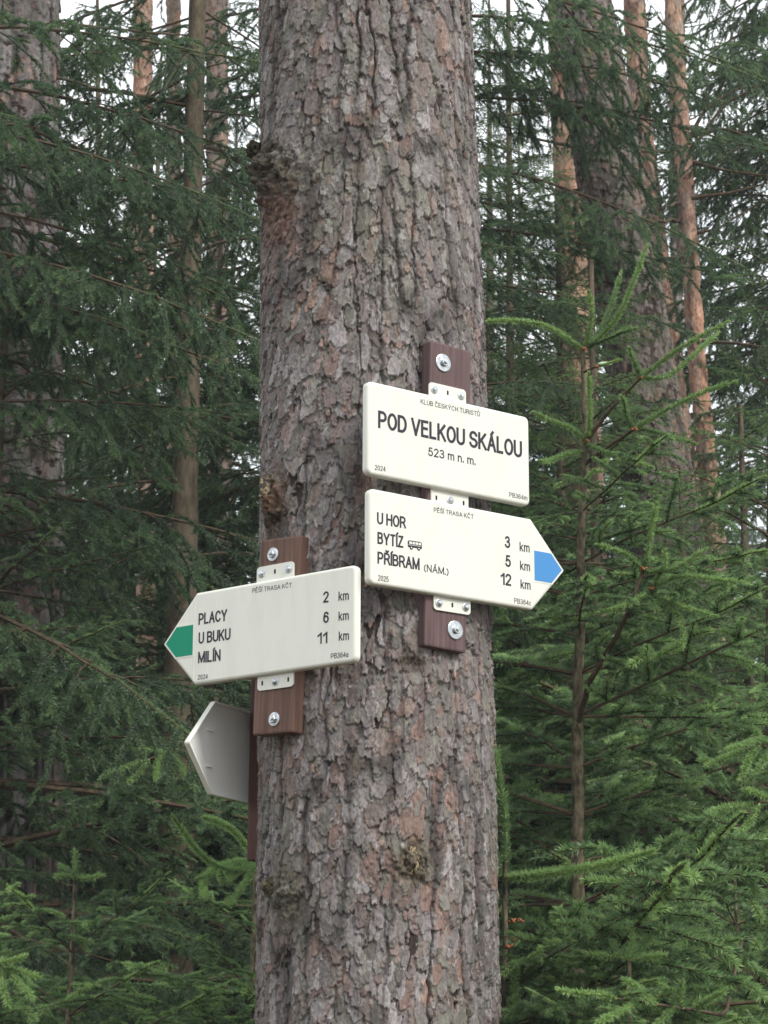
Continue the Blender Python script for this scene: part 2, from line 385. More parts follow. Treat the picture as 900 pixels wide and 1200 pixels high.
def rounded(poly, rads, seg=6):
    out = []; n = len(poly)
    for i in range(n):
        p0, p, p1 = Vector(poly[i - 1]), Vector(poly[i]), Vector(poly[(i + 1) % n]); r = rads[i] if isinstance(rads, (list, tuple)) else rads
        a = (p0 - p).normalized(); b = (p1 - p).normalized()
        half = a.angle(b) / 2; dd = r / math.tan(half); cdir = (a + b).normalized(); c = p + cdir * (r / math.sin(half))
        s0 = p + a * dd - c; s1 = p + b * dd - c
        a0 = math.atan2(s0.y, s0.x); a1 = math.atan2(s1.y, s1.x); da = (a1 - a0 + math.pi) % (2 * math.pi) - math.pi
        for k in range(seg + 1):
            t = a0 + da * k / seg; out.append((c.x + r * math.cos(t), c.y + r * math.sin(t)))
    return out

def offset(pts, d):
    """inset a clockwise or counter-clockwise outline by d"""
    n = len(pts); area = sum(pts[i - 1][0] * pts[i][1] - pts[i][0] * pts[i - 1][1] for i in range(n)); sg = 1 if area > 0 else -1
    out = []
    for i in range(n):
        a, b = Vector(pts[i - 1]), Vector(pts[(i + 1) % n]); t = (b - a).normalized()
        out.append((pts[i][0] - t.y * d * sg, pts[i][1] + t.x * d * sg))
    return out

def shell(name, pts, parent, mats, depth=.016, wall=.003, hollow=True):
    """moulded plate: rounded front edge, hollow back with a rim. Front at y = 0, back at y = depth"""
    rings = [(offset(pts, .0065), 0), (offset(pts, .0035), .0006), (offset(pts, .0015), .0022), (offset(pts, .0003), .0050), (pts, .0075), (pts, depth)]
    if hollow: rings += [(offset(pts, wall), depth), (offset(pts, wall), .004)]
    n = len(pts); V = [(x, y, z) for ring, y in rings for x, z in ring]
    F = [tuple(range(n))]
    for r in range(len(rings) - 1):
        for i in range(n):
            j = (i + 1) % n; F.append((r * n + i, (r + 1) * n + i, (r + 1) * n + j, r * n + j))
    F.append(tuple(reversed(range((len(rings) - 1) * n, len(rings) * n))))
    me = py_mesh(name, V, F, False)
    for i, p in enumerate(me.polygons):
        p.use_smooth = 0 < i <= 4 * n
    o = link(name, me, parent, mats)
    if hollow and len(mats) > 1:
        for i, p in enumerate(me.polygons):
            if i > 5 * n: p.material_index = 1
    import bmesh
    bm = bmesh.new(); bm.from_mesh(me); bmesh.ops.recalc_face_normals(bm, faces=bm.faces); bm.to_mesh(me); bm.free()
    return o

def box_mesh(name, x0, x1, y0, y1, z0, z1, bev=.001, seg=1):
    import bmesh
    bm = bmesh.new(); bmesh.ops.create_cube(bm, size=1)
    for v in bm.verts: v.co = Vector(((x0 + x1) / 2 + v.co.x * (x1 - x0), (y0 + y1) / 2 + v.co.y * (y1 - y0), (z0 + z1) / 2 + v.co.z * (z1 - z0)))
    if bev: bmesh.ops.bevel(bm, geom=bm.edges[:], offset=bev, segments=seg, affect='EDGES', profile=.6)
    me = bpy.data.meshes.new(name); bm.to_mesh(me); bm.free(); return me

def prism(name, pts, y0, y1, parent, mats):
    """flat outline (u, v) given thickness from y0 (front) to y1"""
    import bmesh
    n = len(pts); V = [(x, y0, z) for x, z in pts] + [(x, y1, z) for x, z in pts]
    F = [tuple(range(n)), tuple(range(2 * n - 1, n - 1, -1))] + [(i, n + i, n + (i + 1) % n, (i + 1) % n) for i in range(n)]
    me = py_mesh(name, V, F); bm = bmesh.new(); bm.from_mesh(me); bmesh.ops.recalc_face_normals(bm, faces=bm.faces); bm.to_mesh(me); bm.free()
    return link(name, me, parent, mats)

def lathe_y(name, prof, seg, parent, mats, u, v, y):
    """turned piece on an axis along local y; prof is (radius, y) with y towards the viewer negative"""
    V = []; F = []
    for r, yy in prof:
        for k in range(seg): a = 2 * math.pi * k / seg; V.append((u + r * math.cos(a), y + yy, v + r * math.sin(a)))
    for i in range(len(prof) - 1):
        for k in range(seg): F.append((i * seg + k, i * seg + (k + 1) % seg, (i + 1) * seg + (k + 1) % seg, (i + 1) * seg + k))
    F.append(tuple(range((len(prof) - 1) * seg, len(prof) * seg)))
    return link(name, py_mesh(name, V, F), parent, mats)

def bolt(parent, u, v, y, wr=.020, hr=.0085):
    o = lathe_y('washer', [(wr, 0), (wr, -.0022), (wr * .93, -.0028), (hr * 1.05, -.0034)], 28, parent, [M_zinc], u, v, y)
    for p in o.data.polygons: p.use_smooth = False
    lathe_y('bolt_head', [(hr, -.0028), (hr, -.0078), (hr * .86, -.0094), (hr * .5, -.0096), (hr * .45, -.013), (hr * .36, -.0135)], 6 if wr < .018 else 12, o, [M_zinc], u, v, y)
    return o

def screw(parent, u, v, y):
    o = lathe_y('screw', [(.0088, 0), (.0088, -.0014), (.0062, -.0020), (.0058, -.0042), (.0040, -.0062), (.0018, -.0066)], 16, parent, [M_zinc], u, v, y)
    return o

# lettering: narrow grotesque drawn as strokes (capital height 1)
def _arc(cx, cy, rx, ry, a0, a1, n=9):
    return [(cx + rx * math.cos(R_(a0 + (a1 - a0) * k / n)), cy + ry * math.sin(R_(a0 + (a1 - a0) * k / n))) for k in range(n + 1)]
_O = _arc(.29, .5, .29, .5, 90, 450, 22)
_S = _arc(.26, .745, .24, .255, 20, 200, 9) + [(.05, .62), (.26, .53)][:0] + _arc(.26, .745, .24, .235, 200, 270, 3) + _arc(.26, .265, .26, .245, 90, -20, 6) + _arc(.26, .265, .26, .265, -20, -165, 9)
_U = [(0, 1), (0, .3)] + _arc(.26, .3, .26, .3, 180, 360, 10) + [(.52, 1)]
_GL = {
 'A': (.56, [[(0, 0), (.28, 1), (.56, 0)], [(.10, .36), (.46, .36)]]),
 'B': (.50, [[(.28, .53), (0, .53), (0, 0), (.26, 0)] + _arc(.26, .265, .24, .265, -90, 90, 8), [(0, .53), (0, 1), (.25, 1)] + _arc(.25, .765, .21, .235, 90, -90, 8)]),
 'C': (.56, [_arc(.29, .5, .29, .5, 38, 322, 18)]),
 'D': (.54, [[(.22, 0), (0, 0), (0, 1), (.22, 1)] + _arc(.22, .5, .32, .5, 90, -90, 14)]),
 'E': (.44, [[(.44, 1), (0, 1), (0, 0), (.46, 0)], [(0, .53), (.41, .53)]]),
 'H': (.52, [[(0, 0), (0, 1)], [(.52, 0), (.52, 1)], [(0, .53), (.52, .53)]]),
 'I': (.0, [[(0, 0), (0, 1)]]),
 'K': (.52, [[(0, 0), (0, 1)], [(0, .36), (.48, 1)], [(.17, .58), (.52, 0)]]),
 'L': (.42, [[(0, 1), (0, 0), (.42, 0)]]),
 'M': (.64, [[(0, 0), (0, 1), (.32, .05), (.64, 1), (.64, 0)]]),
 'N': (.52, [[(0, 0), (0, 1), (.52, 0), (.52, 1)]]),
 'O': (.58, [_O]),
 'P': (.50, [[(0, 0), (0, 1), (.25, 1)] + _arc(.25, .72, .24, .28, 90, -90, 10) + [(0, .44)]]),
 'R': (.52, [[(0, 0), (0, 1), (.26, 1)] + _arc(.26, .735, .23, .265, 90, -90, 9) + [(0, .47)], [(.26, .47), (.38, .36), (.53, 0)]]),
 'S': (.52, [_S]),
 'T': (.52, [[(0, 1), (.52, 1)], [(.26, 0), (.26, 1)]]),
 'U': (.52, [_U]),
 'V': (.56, [[(0, 1), (.28, 0), (.56, 1)]]),
 'Y': (.56, [[(0, 1), (.28, .42), (.56, 1)], [(.28, .42), (.28, 0)]]),
 'Z': (.50, [[(.02, 1), (.48, 1), (0, 0), (.50, 0)]]),
 '0': (.42, [_arc(.21, .5, .21, .5, 90, 450, 20)]),
 '1': (.24, [[(.0, .76), (.24, 1.0), (.24, 0)]]),
 '2': (.42, [_arc(.21, .74, .21, .26, 165, -20, 10) + [(.30, .46), (.0, .0), (.43, 0)]]),
 '3': (.42, [_arc(.20, .76, .19, .24, 155, -90, 12) + _arc(.20, .27, .23, .27, 90, -160, 13)]),
 '4': (.44, [[(.34, 0), (.34, 1), (0, .27), (.45, .27)]]),
 '5': (.42, [[(.39, 1), (.09, 1), (.04, .52)] + _arc(.20, .32, .23, .32, 125, -155, 14)]),
 '6': (.42, [_arc(.22, .74, .20, .26, 25, 130, 6) + [(.02, .6), (.0, .4)] + _arc(.21, .31, .21, .31, 180, 520, 18)]),
 'a': (.36, [_arc(.18, .54, .16, .17, 165, 0, 7) + [(.35, 0)], [(.34, .42)] + _arc(.16, .20, .17, .20, 100, 330, 9) + [(.35, .18)]]),
 'c': (.34, [_arc(.19, .36, .19, .36, 40, 320, 12)]),
 'k': (.34, [[(0, 0), (0, 1)], [(0, .25), (.31, .70)], [(.11, .42), (.35, 0)]]),
 'm': (.62, [[(0, 0), (0, .71)], [(0, .45)] + _arc(.155, .50, .155, .21, 165, 0, 7) + [(.31, 0)], [(.31, .45)] + _arc(.465, .50, .155, .21, 165, 0, 7) + [(.62, 0)]]),
 'n': (.34, [[(0, 0), (0, .71)], [(0, .45)] + _arc(.17, .50, .17, .21, 165, 0, 7) + [(.34, 0)]]),
 '.': (.0, [[(0, 0), (0, .09)]]),
 '(': (.16, [_arc(.42, .40, .42, .66, 130, 230, 8)]), ')': (.16, [_arc(-.26, .40, .42, .66, 50, -50, 8)]),
}
_AC = {'Á': ('A', 'a'), 'Í': ('I', 'a'), 'Ý': ('Y', 'a'), 'Č': ('C', 'c'), 'Ě': ('E', 'c'), 'Ř': ('R', 'c'), 'Š': ('S', 'c'), 'Ů': ('U', 'o')}
def glyph_strokes(ch):
    if ch in _AC:
        b, k = _AC[ch]; wd, st = _GL[b]; st = list(st); c = wd / 2
        if k == 'a': st.append([(c - .02, 1.12), (c + .10, 1.28)])
        elif k == 'c': st.append([(c - .12, 1.28), (c, 1.13), (c + .12, 1.28)])
        else: st.append(_arc(c, 1.21, .085, .085, 0, 360, 12))
        return wd, st
    return _GL[ch]

def lettering(parent, S, s, p0, p1, cap, bold=.0, y=-.0004, name='lettering'):
    """S = (O, yaw, tilt); p0/p1 photo pixels of the baseline's ends, cap = capital height in photo pixels"""
    a = plane_uv(*p0, *S); b = plane_uv(*p1, *S); t = plane_uv(p0[0], p0[1] - cap, *S)
    hh = t[1] - a[1]; sw = hh * (.124 + bold * 3.4); hc = hh - sw
    pen = 0; items = []
    for i, ch in enumerate(s):
        if ch == ' ': pen += .30; continue
        wd, st = glyph_strokes(ch); items.append((pen, st)); last = pen + wd; pen += wd + .22
    tot = max(last, .001)
    if len(s) == 1: tot = glyph_strokes(s)[0]
    W = b[0] - a[0] - sw; V = []; F = []; ly = 0
    for x0, st in items:
        segs = []
        for pl in st:
            q = []
            for (x, z) in pl:
                f = (x0 + x) / tot
                p = Vector((a[0] + sw / 2 + f * W, a[1] + f * (b[1] - a[1]) + sw / 2 + z * hc))
                if not q or (p - q[-1]).length > 1e-6: q.append(p)
            cut = [0] + [i for i in range(1, len(q) - 1) if (q[i] - q[i - 1]).normalized().dot((q[i + 1] - q[i]).normalized()) < .1] + [len(q) - 1]
            if len(cut) > 2: segs += [q[cut[i]:cut[i + 1] + 1] for i in range(len(cut) - 1)]
            else: segs.append(q)
        for q in segs:
            n = len(q); closed = (q[0] - q[-1]).length < 1e-5; base = len(V); ly += 1
            yy = y - (ly % 7) * 6e-6
            for i in range(n):
                d0 = (q[i] - q[i - 1]).normalized() if i else ((q[0] - q[-2]).normalized() if closed else (q[1] - q[0]).normalized())
                d1 = (q[i + 1] - q[i]).normalized() if i < n - 1 else ((q[1] - q[0]).normalized() if closed else d0)
                m = d0 + d1
                m = m.normalized() if m.length > .05 else d1
                nrm_ = Vector((-m.y, m.x)); k = 1 / max(.5, abs(nrm_.dot(Vector((-d1.y, d1.x)))))
                e = Vector((0, 0))
                if not closed and i == 0: e = -d1 * sw * .5 * (1 if abs(d1.x) < .9 else .5)
                if not closed and i == n - 1: e = d0 * sw * .5 * (1 if abs(d0.x) < .9 else .5)
                for sg in (1, -1):
                    pp = q[i] + e + nrm_ * sg * sw * .5 * k; V.append((pp.x, yy, pp.y))
            for i in range(n - 1): F.append((base + 2 * i, base + 2 * i + 2, base + 2 * i + 3, base + 2 * i + 1))
    return link(name, py_mesh(name, V, F), parent, [M_ink])

H, L, T = .2, .4345, .0924
SA = ((-.04277, 4.43943, 1.6 + 1.43217), .64383, .00686)
_bx = .00748
SB = ((-.04277 + _bx * math.cos(.64383), 4.43943 + _bx * math.sin(.64383), 1.6 + 1.20774), .64383, .00985)
SC = ((-.0483, 4.45013, 1.6 + 1.05164), -.6594, .00612)
PS = M_plate

def tabs(o, S, top, bot, top_y=.0035, bot_y=.0035):
    """mounting tongues above and below the plate. top/bot = (left px, right px, outer edge py or v)"""
    for which, tb in (('top', top), ('bottom', bot)):
        if tb is None: continue
        (xa, ya), (xb, yb), edge = tb
        ua, va = plane_uv(xa, ya, *S, .012); ub, vb = plane_uv(xb, yb, *S, .012)
        vo = (va + vb) / 2; vi = edge
        lo, hi = min(vo, vi), max(vo, vi)
        pts = rounded([(ua, lo), (ub, lo), (ub, hi), (ua, hi)], [.008, .008, .0005, .0005] if which == 'bottom' else [.0005, .0005, .008, .008])
        t = prism('mounting_tab', pts, .012, .0155, o, [PS])
        uc = (ua + ub) / 2; wv = vo + (.015 if which == 'bottom' else -.015)
        hw = (ub - ua) / 2 - .013
        if which == 'top' or top is None: sc_, sl_ = (-hw, hw), (0,)
        else: sc_, sl_ = (0,), (-hw, hw)
        for d in sc_: screw(t, uc + d, wv, .012)
        for d in sl_: prism('slot', rounded([(uc + d - .0022, wv - .005), (uc + d + .0022, wv - .005), (uc + d + .0022, wv + .005), (uc + d - .0022, wv + .005)], .002, 3), .0116, .0124, t, [M_slot])

# place-name sign
sa = empty('name_sign', SA[0], 0, 'rectangular cream hiking sign reading POD VELKOU SKÁLOU, on top of the right-hand board', 'sign'); frame(sa, *SA)
shell('plate', rounded([(.0095, -H + .0035), (.4385, -H + .0035), (.4385, 0), (.0095, 0)], .013), sa, [PS, M_plate_back])
lettering(sa, SA, 'KLUB ČESKÝCH TURISTŮ', (492.8, 473), (562.3, 488.3), 5.6)
lettering(sa, SA, 'POD VELKOU SKÁLOU', (442.9, 501.3), (611.8, 537), 20.6, .012)
lettering(sa, SA, '523 m n. m.', (501.7, 534), (557.2, 545.3), 10.2, .006)
lettering(sa, SA, '2024', (439.1, 550.6), (451.7, 552.8), 6)
lettering(sa, SA, 'PB364m', (596.6, 582.2), (617.9, 586.6), 5.6)
tabs(sa, SA, ((503, 447), (546, 457.5), -.01), ((505.5, 590.5), (549, 599), -H + .01))

def bus(parent, S, x0, x1, y0, y1):
    def P(a, b): return plane_uv(x0 + (x1 - x0) * a, y0 + (y1 - y0) * (b * .80 + a * .20), *S)
    pr = [(0.0, .12), (.08, 0), (.9, 0), (1, .12), (1, .82), (.03, .82), (0, .6)]
    o = prism('bus_symbol', [P(*q) for q in pr], -.0005, -.0001, parent, [M_ink])
    for a, b in ((.10, .30), (.34, .52), (.56, .74), (.78, .94)):
        prism('window_mark', [P(a, .13), P(b, .13), P(b, .42), P(a, .42)], -.0008, -.0004, o, [PS])
    prism('window_mark', [P(.04, .52), P(.9, .52), P(.9, .57), P(.04, .57)], -.0008, -.0004, o, [PS])
    for c in (.25, .78):
        u, v = P(c, .85); r = .0042
        lathe_y('wheel_mark', [(r, 0), (r, -.0004)], 14, o, [M_ink], u, v, -.0003)
        lathe_y('wheel_mark', [(r * .4, 0), (r * .4, -.0003)], 10, o, [PS], u, v, -.0009)

def arrow(name, S, sgn, label, patch):
    o = empty(name, S[0], 0, label, 'sign'); frame(o, *S)
    if sgn > 0: poly = [(.0095, -H + .0035), (L, -H + .0035), (L + T, -H / 2), (L, 0), (.0095, 0)]; rd = [.013, .006, .006, .006, .013]
    else: poly = [(-.0085, 0), (-L, 0), (-L - T, -H / 2), (-L, -H + .0035), (-.0085, -H + .0035)]; rd = [.013, .006, .006, .006, .013]
    shell('plate', rounded(poly, rd, 5), o, [PS, M_plate_back])
    if patch:
        # coloured route mark in the point, with a thin raised white border
        def prof_(x0, hh, ins):
            xt = L + T - ins * 1.45; k = T / (H / 2)
            xs = xt - hh * k
            return [(sgn * a, b - H / 2) for a, b in [(x0, -hh), (xs, -hh), (xt, 0), (xs, hh), (x0, hh)]]
        prism('route_mark_border', prof_(L + .0035, .0355, .0035), -.0006, .0002, o, [PS])
        prism('route_mark', prof_(L + .006, .0320, .0070), -.0010, -.0004, o, [patch])
        prism('seam', [(sgn * (L + .0015), -H + .012), (sgn * (L + .0035), -H + .012), (sgn * (L + .0035), -.012), (sgn * (L + .0015), -.012)], -.0004, .0004, o, [PS])
    return o

sb = arrow('arrow_sign', SB, 1, 'cream arrow sign pointing right with blue tip, listing U HOR, BYTÍZ and PŘÍBRAM', M_blue)
for s, a, b, c, bo in [('PĚŠÍ TRASA KČT', (508.3, 600), (555, 608.4), 5.4, 0), ('U HOR', (441.7, 614), (475.6, 619.6), 14, .012), ('BYTÍZ', (442.2, 637.2), (472.8, 642.4), 14.2, .012),
                       ('PŘÍBRAM', (442.2, 660.3), (491.7, 668.3), 14.2, .012), ('(NÁM.)', (496.7, 669.4), (525.6, 674.4), 8.8, .004), ('2025', (442.8, 680.3), (455.3, 682.3), 6.6, 0),
                       ('3', (591.7, 641.7), (597.8, 642.7), 14, .012), ('5', (592.2, 664), (598.6, 665), 14, .012), ('12', (586.7, 684.9), (599.2, 687), 14, .012),
                       ('km', (608.9, 645.8), (620.6, 647.6), 10.8, .004), ('km', (609.4, 667.8), (621.1, 669.6), 10.8, .004), ('km', (610, 689.6), (621.7, 691.4), 10.8, .004),
                       ('PB364c', (602.5, 706.7), (622.2, 709.9), 6, 0)]:
    lettering(sb, SB, s, a, b, c, bo)
bus(sb, SB, 477.8, 494.2, 633.0, 645.0)
tabs(sb, SB, None, ((508.5, 713.5), (551.5, 721.5), -H + .01))

sl_s = arrow('arrow_sign', SC, -1, 'cream arrow sign pointing left with green tip, listing PLACY, U BUKU and MILÍN', M_green)
for s, a, b, c, bo in [('PĚŠÍ TRASA KČT', (295.8, 695), (342.1, 688.3), 5.4, 0), ('PLACY', (232.6, 732.4), (266.1, 727.3), 13.4, .012), ('U BUKU', (232.6, 754.8), (270.2, 749.6), 13.4, .012),
                       ('MILÍN', (232.1, 777.4), (258.5, 774.3), 13.4, .012), ('2024', (231.8, 796.6), (243.5, 795.4), 5.6, 0), ('2', (378.8, 706.6), (385.4, 705.8), 13.2, .012),
                       ('6', (378.8, 730.4), (385.4, 729.6), 13.2, .012), ('11', (372, 755), (383.7, 753.6), 13.2, .012), ('km', (396.8, 704.2), (408.8, 702.8), 10.8, .004),
                       ('km', (396.8, 727.6), (408.8, 726.2), 10.8, .004), ('km', (397.1, 751), (409.1, 749.8), 10.8, .004), ('PB364a', (387.8, 772), (408.3, 769.8), 6.2, 0)]:
    lettering(sl_s, SC, s, a, b, c, bo)
tabs(sl_s, SC, ((301, 664.5), (344, 658), -.01), ((301.5, 809.5), (343.5, 804.5), -H + .01))

# third arrow, seen from behind: bolted to the far left flank of the trunk
AZ = R_(-120)                                    # local x points towards the viewer's left, the face looks away
axis = np.array([TX, TY])
nrm = -np.array([-math.sin(AZ), math.cos(AZ)]); xdir = np.array([math.cos(AZ), math.sin(AZ)])
ctr = axis + nrm * .290
def on_plane(px, py):
    d = cF * FPX + cR * (px - 450) - cU * (py - 600)
    N3 = np.array([nrm[0], nrm[1], 0]); O3 = np.array([ctr[0], ctr[1], 0]); t = ((O3 - CAM) @ N3) / (d @ N3); return CAM + d * t
tip = on_plane(214, 873); ct = on_plane(242, 825); cb = on_plane(242, 938)
utip = (tip[:2] - ctr) @ xdir
O_ = ctr + xdir * (utip - L - T)
SD = ((O_[0], O_[1], float(tip[2] + .1)), AZ, .01)
sdn = arrow('arrow_sign', SD, 1, 'arrow sign seen from its hollow back, pointing left below the green-tipped sign', None)
for q in ((L - .004, -.062), (L - .004, -.138)):
    link('rib', box_mesh('rib', q[0] - .004, q[0] + .018, .0042, .009, q[1] - .0012, q[1] + .0012, .0004), sdn, [M_plate_back])
link('mounting_tab', box_mesh('mounting_tab', .15, .245, .0125, .0158, -.24, .04, .001), sdn, [PS])

# boards
def board(S, pts_c, ptop, pbot, wid, thk, mats, label, bolts, yo=.0162, tilt=None, wr=.020):
    """board lying behind the sign plane; pts_c = pixel of its centre at top and bottom"""
    u0, v0 = plane_uv(*ptop, *S, yo); u1, v1 = plane_uv(*pbot, *S, yo)
    tl = math.atan2(u1 - u0, v0 - v1)                 # lean in the sign's plane
    N = np.array([-math.sin(S[1]), math.cos(S[1]), 0]); X = np.array([math.cos(S[1]), math.sin(S[1]), 0]); c, s = math.cos(S[2]), math.sin(S[2])
    um, vm = (u0 + u1) / 2, (v0 + v1) / 2
    P = np.array(S[0]) + X * (um * c - vm * s) + np.array([0, 0, um * s + vm * c]) + N * yo
    o = empty('wooden_board', P, 0, label, 'board'); frame(o, tuple(P), S[1], S[2] - tl)
    h = math.hypot(u1 - u0, v1 - v0)
    me = box_mesh('plank', -wid / 2, wid / 2, 0, thk, -h / 2, h / 2, .0045, 2)
    link('plank', me, o, [mats])
    for b in bolts:
        SS = (tuple(P), S[1], S[2] - tl)
        bu, bv = plane_uv(*b, *SS); bolt(o, bu, bv, 0, wr)
    return o
board(SA, None, (520.5, 403), (530.5, 762), .108, .032, M_wood_r, 'plum-brown upright board behind the two right-hand signs', [(519, 425.5), (533, 738.5)], wr=.0195)
board(SC, None, (322.5, 631), (325, 859), .106, .036, M_wood, 'chestnut-brown upright board behind the green-tipped arrow sign', [(320.3, 650), (321.8, 843)], wr=.0145)
h0 = on_plane(292, 1011)[2]; h1 = on_plane(292, 770)[2]
P = np.array([*(axis + nrm * .274), (h0 + h1) / 2])
bd = empty('wooden_board', P, 0, 'dark narrow-looking board seen edge-on at the left flank of the trunk', 'board'); frame(bd, tuple(P), AZ, 0)
link('plank', box_mesh('plank', -.053, .053, 0, .034, -(h1 - h0) / 2, (h1 - h0) / 2, .0035, 2), bd, [M_wood_d])

# ------------------------------------------------------------------ spruce foliage
class Foliage:
    def __init__(s, seed, nl=.016, nw=.0018, diamond=False):
        s.V = []; s.F = []; s.M = []; s.T = []; s.n = 0; s.rg = np.random.default_rng(seed); s.nl = nl; s.nw = nw; s.dia = diamond
    def put(s, V, F, m, tone):
        s.V.append(V); s.F.append(F + s.n); s.M.append(np.full(len(F), m)); s.T.append(np.broadcast_to(tone, (len(V),)).astype(np.float32)); s.n += len(V)
    def tube(s, P, r0, r1, k=4, m=0, tone=0.):
        P = np.asarray(P, float); n = len(P)
        T = np.gradient(P, axis=0); T /= np.linalg.norm(T, axis=1)[:, None] + 1e-9
        ref = np.array([0, 0, 1.0]) if abs(T[0][2]) < .9 else np.array([1.0, 0, 0])
        A = np.cross(T, ref); A /= np.linalg.norm(A, axis=1)[:, None] + 1e-9; B = np.cross(T, A)
        r = np.linspace(r0, r1, n); a = np.arange(k) * 2 * math.pi / k
        V = P[:, None, :] + r[:, None, None] * (np.cos(a)[None, :, None] * A[:, None, :] + np.sin(a)[None, :, None] * B[:, None, :])
        I = np.arange(n * k).reshape(n, k); J = np.roll(I, -1, 1)
        q = np.stack([I[:-1], J[:-1], J[1:], I[1:]], -1).reshape(-1, 4)
        F = np.concatenate([q[:, [0, 1, 2]], q[:, [0, 2, 3]]])
        s.put(V.reshape(-1, 3), F, m, tone)
    def needles(s, P, dens, tone, nl=None, nw=None, f0=0., up=.22, ang=(42, 66), flat=.55, grad=.32):
        P = np.asarray(P, float); seg = np.diff(P, axis=0); ln = np.linalg.norm(seg, axis=1); cum = np.concatenate([[0], np.cumsum(ln)]); tot = cum[-1]
        N = int(dens * tot * (1 - f0))
        if N < 1: return
        rg = s.rg; nl = nl or s.nl; nw = nw or s.nw
        t = np.sort(rg.random(N)) * (1 - f0) * tot + f0 * tot
        Q = np.stack([np.interp(t, cum, P[:, c]) for c in range(3)], 1)
        i = np.clip(np.searchsorted(cum, t) - 1, 0, len(seg) - 1); D = seg[i] / (ln[i][:, None] + 1e-9)
        R = rg.normal(size=(N, 3)); R[:, 2] = R[:, 2] * flat + up
        R -= (R * D).sum(1)[:, None] * D; R /= np.linalg.norm(R, axis=1)[:, None] + 1e-9
        a = np.radians(rg.uniform(ang[0], ang[1], N)); fr = t / tot
        a = a * np.where(fr > .93, .45, 1)                 # tuft at the tip
        G = D * np.cos(a)[:, None] + R * np.sin(a)[:, None]
        S = np.cross(G, rg.normal(size=(N, 3))); S /= np.linalg.norm(S, axis=1)[:, None] + 1e-9
        le = nl * rg.uniform(.7, 1.15, N) * np.where(fr > .97, .75, 1)
        tn = np.clip(tone + grad * (fr - .5) + rg.normal(0, .08, N), 0, 1)
        tip = Q + G * le[:, None]; hw = nw * .5
        if s.dia:
            mid = Q + G * (le * .45)[:, None]
            V = np.stack([Q, mid + S * hw, tip, mid - S * hw], 1).reshape(-1, 3); b = np.arange(N)[:, None] * 4
            F = np.concatenate([b + [[0, 1, 2]], b + [[0, 2, 3]]]); s.put(V, F, 1, np.repeat(tn, 4))
        else:
            V = np.stack([Q + S * hw, tip, Q - S * hw], 1).reshape(-1, 3); b = np.arange(N)[:, None] * 3
            s.put(V, b + [[0, 1, 2]], 1, np.repeat(tn, 3))
    def mesh(s, name, mats):
        me = np_mesh(name, np.concatenate(s.V), np.concatenate(s.F), False, np.concatenate(s.M), {'tone': np.concatenate(s.T)})
        for m in mats: me.materials.append(m)
        return me

def curve(p0, d, L, grav, n=5, rg=None, wob=.0):
    d = d / np.linalg.norm(d); s = np.linspace(0, L, n)[:, None]
    P = p0 + d * s; P[:, 2] -= grav * (s[:, 0] ** 2) / max(L, 1e-6)
    if rg is not None and wob: P[1:] += rg.normal(0, wob * L, (n - 1, 3)) * (s[1:] / L)
    return P

